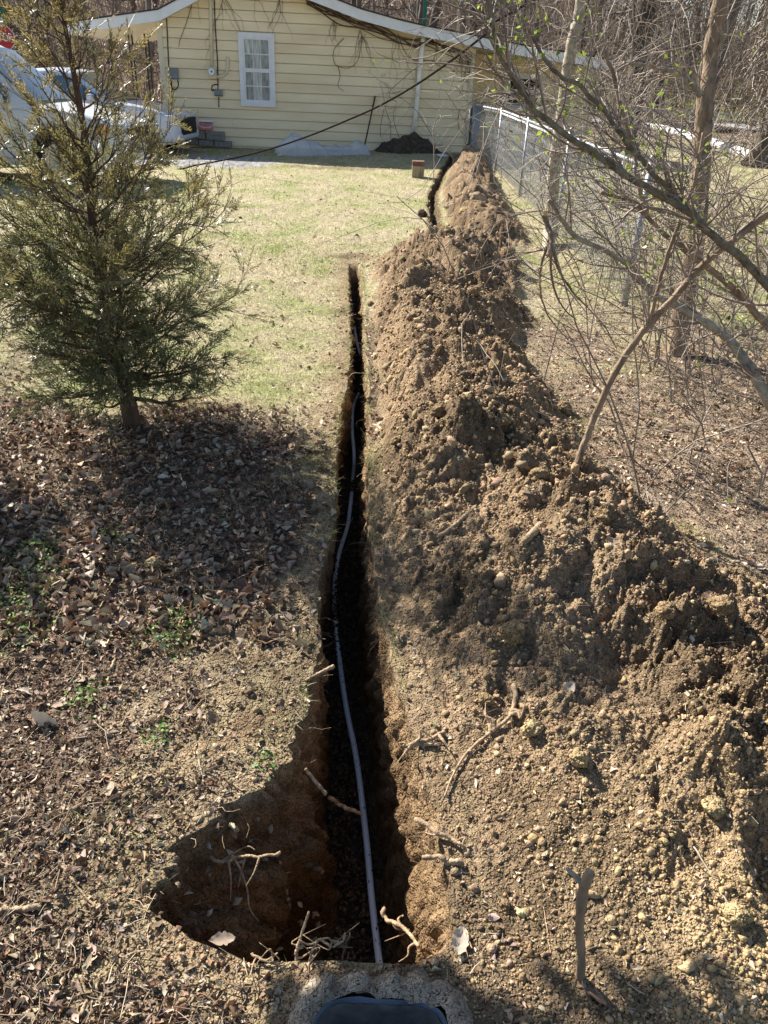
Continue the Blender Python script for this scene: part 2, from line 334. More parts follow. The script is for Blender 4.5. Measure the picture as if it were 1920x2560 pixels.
# ---- one sheet: rows follow the distance, columns crowd the trench
vv = np.concatenate([np.arange(1165, 430, -1.6), np.arange(430, 95, -1.3)])
ys = CH/np.tan(TH+np.arctan((vv-512)/762.)); ys = ys[(ys > .3) & (ys < 30)]
ys = np.sort(np.concatenate([[-8, -4, -2, -1, -.4, 0, .15], ys, np.geomspace(30.5, 420, 110)]))
us = np.concatenate([[-60, -20, -8, -4, -2.6, -1.9, -1.55], np.linspace(-1.3, -.02, 290)]); NLc = len(us); NW, NBm = 24, 18
rows = []
Y = ys[:, None]
sc = np.maximum(.46*(.866*np.maximum(ys, 0)+.825), .2)[:, None]*1.0
xl = XL(ys)[:, None]; xr = XR(ys)[:, None]; far = sm(8.5, 12, ys)[:, None]
xl = xl*(1-far)+(-.02*sc)*far; xr = np.maximum(xr*(1-far)+(.02*sc)*far, xl+.004)
blend = np.clip((us[None, :]+1.3)/1.28, 0, 1)
XLnd = us[None, :]*sc; XLnd = XLnd+(xl-(-.02*sc))*blend**2
usr = np.concatenate([np.linspace(.02, 1.4, 320), [1.7, 2.1, 2.8, 4.5, 9, 22, 65]])
blr = np.clip((1.4-usr[None, :])/1.38, 0, 1); XRnd = usr[None, :]*sc+(xr-.02*sc)*blr**2
wL = np.linspace(0, 1, NW)[None, 1:]; dep = depth(ys)[:, None]; iL = insL(ys)[:, None]; iR = insR(ys)[:, None]
iL = np.minimum(iL, (xr-xl)*.62); iR = np.minimum(iR, (xr-xl)*.28)
pit = (sm(.92, 1.05, ys)*sm(1.6, 1.35, ys))[:, None]
pw = (.55+.9*sm(.0, .5, wL)*pit)
XwL = xl+iL*wL**1.4*(1-.0*pit); ter = .30*sm(.02, .22, wL)+.10*sm(.25, .6, wL)+.60*sm(.6, .95, wL)
ZwL = -dep*(wL*(1-pit)+ter*pit)
hasd = sm(0, .1, dep)
rough = (.016*fbm(Y*7+0*wL, ZwL*9, 81, 3)+.02*billow(Y*16+0*wL, ZwL*16, 83)*1)*hasd*np.sin(wL*math.pi)**.5*(1-.5*sm(1.9, 2.3, Y)*sm(4.2, 3.8, Y))
XwL = XwL+rough*(1.2+1.6*pit)
pxx = np.interp(ys, _pp[:, 1], _pp[:, 0])[:, None]; near_ = (sm(1.5, 1.7, ys)*sm(3.75, 3.6, ys))[:, None]*sm(.2, .5, wL)
XwL = np.where(near_ > 0, XwL+(np.minimum(XwL, pxx-.03)-XwL)*near_, XwL); iL = np.maximum(XwL[:, -1:]-xl, -.2)
wB = np.linspace(0, 1, NBm)[None, 1:-1]; XB = (xl+iL)+(xr-iR-xl-iL)*wB; ZB = -dep-.03*hasd+hasd*(.03*billow(XB*14, Y*14, 84)+.015*billow(XB*34, Y*34, 85)+.03*(2*wB-1)**2)
XwR = xr-iR*wL[:, ::-1]**1.3; XwR = np.concatenate([xr-iR, XwR[:, :-1]], 1); wr = np.linspace(1, 0, NW)[None, :-1]
XwR = xr-iR*wr**1.3; ZwR = -dep*wr**1.1
roughR = (.016*fbm(Y*7+5+0*wr, ZwR*9, 91, 3)+.02*billow(Y*16+0*wr, ZwR*16, 93))*hasd*np.sin(wr*math.pi)**.5
XwR = XwR-roughR*1.2
X = np.concatenate([XLnd, XwL, XB, XwR, XRnd], 1); YY = np.broadcast_to(Y, X.shape)
Zr = np.concatenate([0*XLnd, ZwL, ZB, ZwR, 0*XRnd], 1)
hole = np.clip(-Zr/.05, 0, 1)
xf = X.ravel(); yf = YY.ravel(); hf = hole.ravel()
soil, lit, cov, m = masks(xf, yf)
xe = np.where(hf > 0, np.where(np.concatenate([np.ones_like(XLnd), np.ones_like(ZwL), np.ones_like(ZB)*.5, 0*ZwR, 0*XRnd], 1).ravel() > .5, np.broadcast_to(xl, X.shape).ravel(), np.broadcast_to(xr, X.shape).ravel()), xf)
zt = Hh(xf, yf, soil, m)*(1-hf)+hf*(ground_base(xf, yf)*1.0)
Z = zt+Zr.ravel()
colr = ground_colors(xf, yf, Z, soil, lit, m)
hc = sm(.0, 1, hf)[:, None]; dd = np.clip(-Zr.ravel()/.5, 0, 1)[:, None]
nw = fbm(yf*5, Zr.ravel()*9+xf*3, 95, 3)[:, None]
wallc = np.array([[.33, .225, .13]])*(1-dd)+np.array([[.17, .098, .045]])*dd; wallc = wallc*(1+.4*nw)*(1-.3*sm(1.55, 1.35, yf)*(xf < 0))[:, None]  # deeper walls and left pit bank darker: moist soil plus painted shade
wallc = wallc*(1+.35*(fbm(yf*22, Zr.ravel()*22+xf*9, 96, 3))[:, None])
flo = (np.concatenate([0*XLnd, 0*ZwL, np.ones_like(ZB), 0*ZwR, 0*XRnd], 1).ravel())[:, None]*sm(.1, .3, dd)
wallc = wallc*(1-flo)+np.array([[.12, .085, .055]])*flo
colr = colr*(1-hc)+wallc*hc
nr, nc = X.shape; i = np.arange(nr-1)[:, None]*nc+np.arange(nc-1)[None, :]
Fq = np.stack([i, i+1, i+nc+1, i+nc], -1).reshape(-1, 4)
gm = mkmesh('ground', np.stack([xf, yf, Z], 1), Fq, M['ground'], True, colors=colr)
addo('ground', gm, label='yard ground of patchy lawn, leaf litter and dug soil with a narrow trench cut through it', kind='structure')
del Fq, colr

# ------------------------------------------------------------------ scatter helpers
def rot3(n, tilt):
    a = rng.uniform(0, 2*math.pi, n); b = rng.normal(0, tilt, n); c = rng.normal(0, tilt, n)
    ca, sa, cb, sb, cc, sc_ = np.cos(a), np.sin(a), np.cos(b), np.sin(b), np.cos(c), np.sin(c)
    Rz = np.zeros((n, 3, 3)); Rz[:, 0, 0] = ca; Rz[:, 0, 1] = -sa; Rz[:, 1, 0] = sa; Rz[:, 1, 1] = ca; Rz[:, 2, 2] = 1
    Rx = np.zeros((n, 3, 3)); Rx[:, 0, 0] = 1; Rx[:, 1, 1] = cb; Rx[:, 1, 2] = -sb; Rx[:, 2, 1] = sb; Rx[:, 2, 2] = cb
    Ry = np.zeros((n, 3, 3)); Ry[:, 1, 1] = 1; Ry[:, 0, 0] = cc; Ry[:, 0, 2] = sc_; Ry[:, 2, 0] = -sc_; Ry[:, 2, 2] = cc
    return Rz@Rx@Ry
def scatter(TV, TF, pos, rot, scale, cols):
    n = len(pos); nv = len(TV)
    V = np.einsum('nij,vj->nvi', rot, TV)*scale[:, None, None] if scale.ndim == 1 else np.einsum('nij,nvj->nvi', rot, TV[None]*scale[:, None, :])
    V = V+pos[:, None, :]
    return V.reshape(-1, 3), (TF[None]+(np.arange(n)*nv)[:, None, None]).reshape(-1, TF.shape[1]), np.repeat(cols, nv, 0)
def merge(parts, name, mt, smooth=False):
    V = []; Fc = []; C = []; n = 0
    for v, f, c in parts: V.append(v); Fc.append(f+n); C.append(c); n += len(v)
    return mkmesh(name, np.vstack(V), np.vstack(Fc), mt, smooth, colors=np.vstack(C))
def samp(n, y0, y1, spread=1.25):
    y = np.exp(rng.uniform(math.log(y0), math.log(y1), n)); x = rng.uniform(-spread, spread, n)*(.44*y+.45); return x, y
def intrench(x, y): return (x > XL(y)-.004) & (x < XR(y)+.004) & (y > YN-.01) & (y < YF)
def inbox(x, y): return boxd(x, y) < 1.0
def pickc(cols, n, jit=.25):
    c = np.array(cols)[rng.integers(0, len(cols), n)]; return np.clip(c*(1+rng.normal(0, jit, (n, 1)))*(1+rng.normal(0, .05, (n, 3))), .01, .9)

# ---- soil crumbs
def blob(seed, sub):
    r = np.random.default_rng(seed)
    if sub == 0:
        V = np.array([[1, 0, 0], [-1, 0, 0], [0, 1, 0], [0, -1, 0], [0, 0, 1], [0, 0, -1.]]); Fc = np.array([[0, 2, 4], [2, 1, 4], [1, 3, 4], [3, 0, 4], [2, 0, 5], [1, 2, 5], [3, 1, 5], [0, 3, 5]])
        Q, _ = np.linalg.qr(r.normal(size=(3, 3))); V = V@Q
    else:
        import bmesh
        b = bmesh.new(); bmesh.ops.create_icosphere(b, subdivisions=sub, radius=1); V = np.array([v.co[:] for v in b.verts]); Fc = np.array([[v.index for v in f.verts] for f in b.faces]); b.free()
    V = V*r.uniform(.55, 1.4, (len(V), 1)) if sub < 2 else V
    return V*np.array([1, .85, .7]), Fc
parts = []
CC = [(.36, .262, .168), (.29, .208, .13), (.42, .315, .20), (.23, .162, .102), (.38, .27, .16)]
for tsub, n0, s0, s1, y1 in ((0, 62000, .0026, .0065, 6), (0, 26000, .005, .011, 9), (1, 5200, .008, .018, 16)):
    x, y = samp(n0*2, .62, y1)
    so_, li_, co_, m_ = masks(x, y)
    clump = sm(-.5, .5, fbm(x*3, y*3, 101, 3))
    k = (rng.random(len(x)) < so_*(.4+.6*clump)) & ~intrench(x, y) & ~inbox(x, y); k &= (rng.random(len(x)) < .25+np.clip(m_*6, 0, .75))
    x, y = x[k][:n0], y[k][:n0]; n = len(x)
    s = rng.uniform(0, 1, n)**2.2*(s1-s0)+s0; s *= np.clip(y/2.2, .8, 1.9)
    z = Hh(x, y)+s*.12; cols = pickc(CC, n, .12)
    yel = (sm(1.9, 1.0, y)*sm(.1, .9, x))[:, None]*.5; cols = cols*(1-yel)+np.array([[.56, .42, .21]])*yel
    for q in range(5):
        TV, TF = blob(q+10*tsub, tsub); a = slice(q, None, 5)
        parts.append(scatter(TV, TF, np.stack([x[a], y[a], z[a]], 1), rot3(len(x[a]), .6), s[a], cols[a]))
# crumbs on the trench floor
y = rng.uniform(.95, 4, 5000); w = rng.uniform(.1, .9, 5000); a = XL(y)+insL(y); b = XR(y)-insR(y); x = a+(b-a)*w; s = rng.uniform(.003, .011, 5000)
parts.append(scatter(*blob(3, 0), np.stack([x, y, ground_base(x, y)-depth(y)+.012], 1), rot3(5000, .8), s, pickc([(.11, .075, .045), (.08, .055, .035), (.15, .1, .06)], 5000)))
x, y = samp(9000, .62, 12); so_, li_, co_, m_ = masks(x, y); pat = sm(-.1, .5, fbm(x*2.2, y*2.2, 151, 3))
k = (rng.random(len(x)) < so_*pat*(.1+np.clip(m_*6, 0, 1))) & ~intrench(x, y) & ~inbox(x, y) & (x > XR(y)+.05); x, y = x[k][:1500], y[k][:1500]; n = len(x); s = (.006+.017*rng.random(n)**2.5)*np.clip(y/2, .8, 1.9)
for q in range(8):
    TV, TF = blob(q+50, 2); nn_ = np.random.default_rng(q).normal(0, 1, (9, 3)); nn_ /= np.linalg.norm(nn_, axis=1)[:, None]
    for p in nn_: d_ = TV@p; kk = d_ > .6; TV[kk] -= np.outer(d_[kk]-.6, p)*.9
    TV = TV*(1+.5*billow(TV[:, 0]*2.2+q, TV[:, 1]*2.2+TV[:, 2]*1.7)[:, None])*np.random.default_rng(q+5).uniform(.6, 1.25, 3); a = slice(q, None, 8); cc = pickc(CC, len(x[a]), .15); yl = (sm(1.9, 1.0, y[a])*sm(.1, .9, x[a]))[:, None]*.6; cc = cc*(1-yl)+np.array([[.55, .42, .21]])*yl
    parts.append(scatter(TV, TF, np.stack([x[a], y[a], Hh(x[a], y[a])+s[a]*.08], 1), rot3(len(x[a]), .8), s[a], cc))
addo('soil_crumbs', merge(parts, 'soil_crumbs', M['clod']), label='loose crumbs of tan soil scattered over the spoil heaps', kind='stuff')

# ---- leaf litter
def leaf_mesh(seed, lobes=True):
    r = np.random.default_rng(seed); t = np.linspace(-1, 1, 3); V = []; cu = r.uniform(-.9, 1.5); fo = r.uniform(-.5, 1.1)
    wd = np.array([.16, .55, .12])*r.uniform(.6, 1.4, 3)
    for i_, a in enumerate(t):
        for s_ in (-1, 0, 1):
            w = wd[i_]*s_; V.append([a*.9*math.cos(cu*a*.5), w*math.cos(fo), abs(w)*math.sin(fo)*1.3+cu*.35*a*a+r.normal(0, .09)])
    Fc = []
    for i_ in range(2):
        for j_ in range(2): q = i_*3+j_; Fc.append([q, q+1, q+4, q+3])
    return np.array(V), np.array(Fc)
LC = [(.30, .215, .145), (.22, .145, .09), (.38, .29, .205), (.17, .105, .065), (.47, .39, .29), (.26, .155, .09), (.13, .085, .06), (.38, .30, .22)]
parts = []
def litter(n0, y0, y1, s0, s1, dens, lift=.35, cols=LC, tilt=.55):
    x, y = samp(n0*2, y0, y1); so_, li_, co_, m_ = masks(x, y)
    p = dens(x, y, so_, li_, m_); k = (rng.random(len(x)) < p) & ~intrench(x, y) & ~inbox(x, y); x, y = x[k][:n0], y[k][:n0]; n = len(x)
    s = rng.uniform(0, 1, n)**1.6*(s1-s0)+s0; z = Hh(x, y)+s*lift; c = np.clip(pickc(cols, n, .2)*np.where(x > XR(y), 1.35, 1.)[:, None], .01, .9)  # leaves right of the trench painted lighter, as if fully sunlit
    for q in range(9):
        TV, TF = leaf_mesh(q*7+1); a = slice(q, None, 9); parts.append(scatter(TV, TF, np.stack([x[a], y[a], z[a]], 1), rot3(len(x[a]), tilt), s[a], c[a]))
litter(60000, .62, 5.2, .003, .0105, lambda x, y, so_, li_, m_: np.clip(li_*.9, 0, 1)*np.where(x < 0, 1, .9)+.02)
litter(9500, .62, 7.5, .008, .018, lambda x, y, so_, li_, m_: np.clip(li_, 0, 1)*.9)
litter(6500, 1.9, 4.3, .014, .031, lambda x, y, so_, li_, m_: li_*(x < 0)*.9, .45, tilt=.75)
litter(10000, 3.2, 14, .009, .022, lambda x, y, so_, li_, m_: np.clip(.22+li_, 0, 1)*(1-so_)*(1-.9*(m_ > .05)), .2)
litter(3500, 5, 20, .02, .04, lambda x, y, so_, li_, m_: (1-so_)*sm(1.5, 2.5, x)+.05*(1-so_), .2)
litter(1200, .62, 6, .006, .016, lambda x, y, so_, li_, m_: so_*.9, .15, cols=[(.45, .37, .28), (.3, .22, .15)])
# leaves dropped into the pit and on its left bank
n = 90; y = rng.uniform(.98, 1.35, n); t = rng.uniform(.05, .95, n); x = XL(y)+insL(y)*t; z = -depth(y)*t**1.1+.02; TV, TF = leaf_mesh(3)
parts.append(scatter(TV, TF, np.stack([x, y, z], 1), rot3(n, .5), rng.uniform(.007, .018, n), pickc(LC, n)))
nb = NB()
x, y = samp(9000, .62, 6); so_, li_, co_, m_ = masks(x, y); k = (rng.random(len(x)) < np.clip(li_*.75+.12, 0, 1)) & ~intrench(x, y) & ~inbox(x, y); x, y = x[k][:4200], y[k][:4200]; z = Hh(x, y)
for a, b, c in zip(x, y, z):
    L_ = random.uniform(.015, .06)*(1 if random.random() < .9 else 2); t = random.uniform(0, 6.28); d = np.array([math.cos(t), math.sin(t), random.gauss(0, .15)])*L_; w = rng.normal(0, L_*.1, 3); p = np.array([a, b, c+.006+random.random()*.01])
    nb.tube([p-d/2, p+w, p+d/2], random.uniform(.0005, .0013), 3, np.array(random.choice([(.42, .33, .22), (.3, .22, .15), (.5, .42, .3), (.18, .13, .09)])))
addo('twig_litter', nb.mesh('twig_litter', M['leaf']), label='fine broken twigs and straw scattered over litter and soil', kind='stuff')
addo('leaf_litter', merge(parts, 'leaf_litter', M['leaf']), label='carpet of dry brown leaves under the trees and along the trench', kind='stuff')

# ---- grass
parts = []
def grass(n0, y0, y1, h0, h1, wd, dens, tilt, gr=0., xlo=None):
    x, y = samp(n0*2, y0, y1); so_, li_, co_, m_ = masks(x, y); k = (rng.random(len(x)) < dens(x, y, so_, li_, m_)) & ~intrench(x, y) & ~inbox(x, y)
    x, y = x[k][:n0], y[k][:n0]; n = len(x); h = rng.uniform(h0, h1, n); w = wd*np.clip(y/3, .7, 3.5)
    g = np.clip(.26+.8*fbm(x*2, y*2, 71, 4)-.25*fbm(x*.7, y*.7, 73, 3)+gr+rng.normal(0, .28, n), 0, 1)[:, None]
    c = np.array([[.60, .52, .36]])*(1-g)+np.array([[.30, .36, .11]])*g; c = c*(1+rng.normal(0, .2, (n, 1)))
    TV = np.array([[-.5, 0, 0], [.5, 0, 0], [.32, .22, .6], [-.32, .22, .6], [.05, .6, 1.], [-.05, .6, 1.]]); TF = np.array([[0, 1, 2, 3], [3, 2, 4, 5]])
    sc3 = np.stack([w, h, h*tilt], 1)
    parts.append(scatter(TV, TF, np.stack([x, y, Hh(x, y)-.003], 1), rot3(n, .35), sc3, np.clip(c, .02, .9)))
lawnd = lambda x, y, so_, li_, m_: (1-so_)*(1-.93*li_)*(1-.85*sm(1.0, .75, np.abs((y-16.6-.12*(x+6))/1.3))*sm(-2.2, -3.2, x))*(m_ < .06)
grass(80000, 2.6, 9, .018, .045, .0024, lawnd, .6)
grass(42000, 7, 22, .025, .055, .0034, lawnd, .6)
grass(5200, .7, 4.5, .03, .07, .0018, lambda x, y, so_, li_, m_: li_*sm(.1, .6, fbm(x*2.3, y*2.3, 111, 2)), .7, .45)
# tufts along the trench edges
n = 3600; y = rng.uniform(1.6, 7.7, n); sd_ = rng.random(n) < .45; x = np.where(sd_, XL(y)-rng.uniform(0, .03, n), XR(y)+rng.uniform(-.005, .03, n)); k = rng.random(n) < sm(.0, .4, pn(y*2.5, sd_*5., 121)+.15)
x, y = x[k], y[k]; n = len(x); h = rng.uniform(.02, .06, n); TV = np.array([[-.5, 0, 0], [.5, 0, 0], [.32, .22, .6], [-.32, .22, .6], [.05, .6, 1.], [-.05, .6, 1.]]); TF = np.array([[0, 1, 2, 3], [3, 2, 4, 5]])
g = rng.random((n, 1)); parts.append(scatter(TV, TF, np.stack([x, y, Hh(x, y)-.004], 1), rot3(n, .7), np.stack([np.full(n, .003), h, h*.7], 1), np.array([[.5, .42, .26]])*(1-g)+np.array([[.2, .28, .07]])*g))
WV = []
for (u, v, s_) in ((70, 1215, .10), (95, 1250, .09), (40, 1350, .10), (350, 1360, .07), (400, 1330, .07), (390, 1385, .06), (570, 1655, .03), (180, 1500, .05), (25, 1290, .06), (240, 1160, .04), (340, 1590, .04), (75, 1180, .08)):
    b_ = G(u*K, v*K); n = int(1400*s_); x = b_[0]+rng.normal(0, s_*.6, n); y = b_[1]+rng.normal(0, s_*.8, n); TV = np.array([[-.5, 0, 0], [0, -.45, .1], [.5, 0, 0], [0, .45, .1]])
    v_, f_, c_ = scatter(TV, np.array([[0, 1, 2, 3]]), np.stack([x, y, Hh(x, y)+rng.uniform(.006, .03, n)], 1), rot3(n, .5), rng.uniform(.007, .014, n), pickc([(.16, .28, .06), (.22, .34, .08), (.11, .2, .05)], n)); WV.append((v_, f_, c_))
addo('weeds', merge(WV, 'weeds', M['grass']), label='small green weeds sprouting through the dark litter at the left', kind='stuff')
addo('lawn_grass', merge(parts, 'lawn_grass', M['grass']), label='patchy winter grass, straw coloured with green tufts', kind='stuff')

# ------------------------------------------------------------------ the house
PSI = R(5.5); HP0 = DP(700, 372, 20.3); HN = np.array([math.sin(PSI), -math.cos(PSI), 0]); HS = np.array([math.cos(PSI), math.sin(PSI), 0])
def WP(u, v, off=0):
    d = ray(u, v); return CP+d*(((HP0-CP)@HN+off)/(d@HN))
def sz(p): q = np.asarray(p)-HP0; return np.array([q@HS, p[2]])
def wp(s, z, off=0): return HP0+HS*s+np.array([0, 0, z-HP0[2]])+HN*off
house = empty('house', (HP0[0], HP0[1], 0), label='yellow clapboard house with white fascia and vines under the eave', cat='house')
def hp(mb, name, mt, parent=None, **k):
    o = mb.build(name, mt, None, **k); par = parent or house; o.parent = par
    o.matrix_parent_inverse = Matrix.Translation(-Vector(house.location)) if par is house else (Matrix.Translation(-Vector(house.location)) @ Matrix.Identity(4) if False else Matrix.Identity(4)); return o
sL = sz(WP(423, 300))[0]; sR = sz(WP(1167, 300))[0]
fl = [sz(WP(u, v, 0)) for u, v in ((398, 50), (492, -2))]; fr = [sz(WP(u, v)) for u, v in ((782, 3), (900, 50), (1060, 92), (1165, 115), (1300, 142), (1500, 172))]
ml = (fl[1][1]-fl[0][1])/(fl[1][0]-fl[0][0])
ridge_s = None
ra = (fr[1][1]-fr[0][1])/(fr[1][0]-fr[0][0])
ridge_s = (fr[0][1]-ra*fr[0][0]-(fl[0][1]-ml*fl[0][0]))/(ml-ra); ridge_z = fl[0][1]+ml*(ridge_s-fl[0][0])
soff = [(fl[0][0]-0, fl[0][1]), (ridge_s, ridge_z)]+[tuple(a) for a in fr]
ss = np.array([a[0] for a in soff]); szz = np.array([a[1] for a in soff])
def roofz(s): return np.interp(s, ss, szz)
zl = [sz(WP(430, 143.5))[1], sz(WP(1130, 176))[1]]; pitchs = []
for (a, b) in (((430, 265), (780, 281)), ((430, 143.5), (780, 162))): pitchs.append((sz(WP(*a))[1], sz(WP(*b))[1]))
E0 = (pitchs[1][0]-pitchs[0][0])/5.0; zb = (pitchs[0][0]+pitchs[0][1])/2
print('siding', pitchs, E0, 'ridge', ridge_s, ridge_z, 'sL sR', sL, sR)
zrow = zb-6*E0
ctr = 0
wmx0, wmx1 = sz(WP(596, 200))[0], sz(WP(690, 200))[0]
while zrow < ridge_z-.05:
    z0, z1 = zrow, zrow+E0
    def lim(z):
        s_ = np.linspace(sL, sR, 400); ok = s_[roofz(s_)+.10 > z]; return (ok[0], ok[-1]) if len(ok) else None
    a, b = lim(z0), lim(min(z1, ridge_z+.09))
    if a is None or b is None: break
    cuts = sorted(random.Random(ctr).sample([-3.3, -1.1, .9, 2.2], 1)); segs = [a[0]]+[c for c in cuts if a[0]+.3 < c < a[1]-.3]+[a[1]]
    segt = [b[0]]+[c for c in cuts if a[0]+.3 < c < a[1]-.3]+[b[1]]
    for q in range(len(segs)-1):
        g = .0015; s0, s1, t0, t1 = segs[q]+g, segs[q+1]-g, segt[q]+g, segt[q+1]-g
        if t1-t0 < .02: continue
        pts = [wp(s0, z0, .028), wp(s1, z0, .028), wp(t1, z1-.014, .008), wp(t0, z1-.014, .008), wp(s0, z0, -.02), wp(s1, z0, -.02), wp(t1, z1-.014, -.02), wp(t0, z1-.014, -.02)]
        hp(MB().add(pts, [(0, 1, 2, 3), (4, 7, 6, 5), (0, 4, 5, 1), (1, 5, 6, 2), (2, 6, 7, 3), (3, 7, 4, 0)]), 'siding_board', M['siding'])
    zrow = z1; ctr += 1
z0 = zb-6*E0
hp(MB().prism([wp(sL-.02, z0-.3, -.03), wp(sR, z0-.3, -.03), wp(sR, roofz(sR), -.03), wp(ridge_s, ridge_z, -.03), wp(sL-.02, roofz(sL), -.03)], -HN*7), 'wall', M['siding'])
hp(MB().prism([wp(sL, z0-.35, .0), wp(sR, z0-.35, .0), wp(sR, z0-.006, .0), wp(sL, z0-.006, 0)], -HN*.02), 'foundation', M['darksoil'])
hp(MB().prism([wp(sL-.10, z0, .04), wp(sL+.02, z0, .04), wp(sL+.02, roofz(sL)+.05, .04), wp(sL-.10, roofz(sL)+.0, .04)], -HN*.12), 'corner_board', M['soffit'])
hp(MB().prism([wp(sR-.02, z0, .04), wp(sR+.07, z0, .04), wp(sR+.07, roofz(sR), .04), wp(sR-.02, roofz(sR), .04)], -HN*.1), 'corner_board', M['soffit'])
# fascia (in front), soffit and roof : eave overhang .35 m
OV = .38
def WO(u, v): return sz(WP(u, v, OV))
fb = [WO(165, 86), WO(300, 66), WO(398, 52), WO(490, 3)]
mL = (fb[3][1]-fb[2][1])/(fb[3][0]-fb[2][0])
fR = [WO(780, 3), WO(900, 50), WO(1000, 78), WO(1060, 92), WO(1165, 112), WO(1300, 139), WO(1530, 176)]
mR = (fR[1][1]-fR[0][1])/(fR[1][0]-fR[0][0]); rs = (fR[0][1]-mR*fR[0][0]-(fb[3][1]-mL*fb[3][0]))/(mL-mR); rz = fb[3][1]+mL*(rs-fb[3][0])
line = fb+[np.array([rs, rz])]+fR; FH = .20
def strip(mb, pts, h0, h1, off, d):
    for a, b in zip(pts[:-1], pts[1:]): mb.prism([wp(a[0], a[1]+h0, off), wp(b[0], b[1]+h0, off), wp(b[0], b[1]+h1, off), wp(a[0], a[1]+h1, off)], -HN*d)
m1 = MB(); strip(m1, line[:5], 0, FH, OV, .03); hp(m1, 'fascia_board', M['fascia'])
m1 = MB(); strip(m1, line[4:], 0, FH, OV, .03); hp(m1, 'fascia_board', M['fascia'])
m1 = MB(); strip(m1, line, FH+.003, FH+.03, OV+.03, 8); hp(m1, 'roof', M['shingle'])
m1 = MB(); strip(m1, line[:5], .02, .035, OV-.033, 7.5); hp(m1, 'soffit', M['soffit'])
m1 = MB(); strip(m1, line[4:], .03, .045, OV-.033, 7.5); hp(m1, 'soffit', M['siding'])
# side eave board of the porch end
a = line[0]; hp(MB().prism([wp(a[0]-.03, a[1], OV), wp(a[0]-.003, a[1], OV), wp(a[0]-.003, a[1]+FH, OV), wp(a[0]-.03, a[1]+FH, OV)], -HN*7), 'fascia_board', M['fascia'])
# porch posts : black iron pairs at the far side of the porch
for u, v0, off in ((228, 76, -2.6), (243, 74, -2.6), (285, 72, -3.5), (333, 68, -3.0), (341, 68, -3.0), (372, 68, -2.2), (380, 68, -2.2), (406, 60, -4.5)):
    p = WP(u, 200, off); zt = roofz(-9)+.02; q = sz(p); hp(MB().box((p[0], p[1], (line[0][1]+.15-.2)/2), (.035, .035, line[0][1]+.35)), 'porch_post', M['black'])
# recessed right-hand wall and its window
b0 = WP(1172, 300, -1.6); e0 = WP(1480, 300, -1.6); m1 = MB(); zt = roofz(2)
sa, sb = sz(b0)[0]-1, sz(e0)[0]
for j in range(13):
    z_ = z0+j*E0; m1.prism([wp(sa, z_, -1.6), wp(sb, z_, -1.6), wp(sb, z_+E0, -1.618), wp(sa, z_+E0, -1.618)], -HN*.05)
hp(m1, 'side_wall', M['siding'])
def window(u0, v0, u1, v1, off, name='window', dark=False):
    a = sz(WP(u0, v0, off)); b = sz(WP(u1, v1, off)); s0, s1, zt_, zb_ = a[0], b[0], a[1], b[1]
    w = hp(MB().prism([wp(s0+.01, zb_+.01, off+.036), wp(s1-.01, zb_+.01, off+.036), wp(s1-.01, zt_-.01, off+.036), wp(s0+.01, zt_-.01, off+.036)], -HN*.02), name, M['dark'])
    T = .095
    def bar(s0_, z0_, s1_, z1_, o, d, nm, mt, par):
        ob = MB().prism([wp(s0_, z0_, o), wp(s1_, z0_, o), wp(s1_, z1_, o), wp(s0_, z1_, o)], -HN*d).build(nm, mt); ob.parent = par; return ob
    for q in ((s0, zt_-T, s1, zt_), (s0, zb_, s1, zb_+T)): bar(*q, off+.085, .07, 'trim', M['white'], w)
    for q in ((s0, zb_+T+.001, s0+T, zt_-T-.001), (s1-T, zb_+T+.001, s1, zt_-T-.001)): bar(*q, off+.085, .07, 'trim', M['white'], w)
    i0, i1, j0, j1 = s0+T, s1-T, zb_+T, zt_-T; mid = (j0+j1)/2
    for k_, (za, zc) in enumerate(((j0, mid), (mid, j1))):
        o = off+.060+.008*k_; st = .04; f = MB()
        for q in ((i0, za, i1, za+st), (i0, zc-st, i1, zc), (i0, za+st, i0+st, zc-st), (i1-st, za+st, i1, zc-st)):
            f.prism([wp(q[0], q[1], o), wp(q[2], q[1], o), wp(q[2], q[3], o), wp(q[0], q[3], o)], -HN*.03)
        f = f.build('sash', M['white']); f.parent = w
        nx = 3; gw = (i1-i0-2*st)/nx; gh = (zc-za-2*st)/2; mu = MB()
        for c in range(1, nx): x_ = i0+st+gw*c; mu.prism([wp(x_-.006, za+st, o-.004), wp(x_+.006, za+st, o-.004), wp(x_+.006, zc-st, o-.004), wp(x_-.006, zc-st, o-.004)], -HN*.012)
        z_ = za+st+gh; mu.prism([wp(i0+st, z_-.01, o-.002), wp(i1-st, z_-.01, o-.002), wp(i1-st, z_+.01, o-.002), wp(i0+st, z_+.01, o-.002)], -HN*.012)
        if not dark: mu.build('muntin', M['white']).parent = w
        for c in range(nx):
            for r_ in range(2):
                x_ = i0+st+gw*c; zz = za+st+gh*r_; tl = random.uniform(-.002, .002)
                pn_ = MB().prism([wp(x_+.003, zz+.003, o-.018), wp(x_+gw-.003, zz+.003, o-.018+tl), wp(x_+gw-.003, zz+gh-.003, o-.018), wp(x_+.003, zz+gh-.003, o-.018-tl)], -HN*.004)
                pn_.build('pane', M['dark'] if dark else (M['curtain'] if (c == 1 or (c == 0 and r_ == 1 and k_ == 1)) else M['glass'])).parent = w
    return w
window(595, 80, 690, 268, 0)
window(1262, 180, 1352, 276, -1.6, dark=True)
def wpx(u, v, off): return WP(u, v, off)
def flat(mb, u0, v0, u1, v1, o0, d):
    a = sz(WP(u0, v0, o0)); b = sz(WP(u1, v1, o0)); return mb.prism([wp(a[0], b[1], o0), wp(b[0], b[1], o0), wp(b[0], a[1], o0), wp(a[0], a[1], o0)], -HN*d)
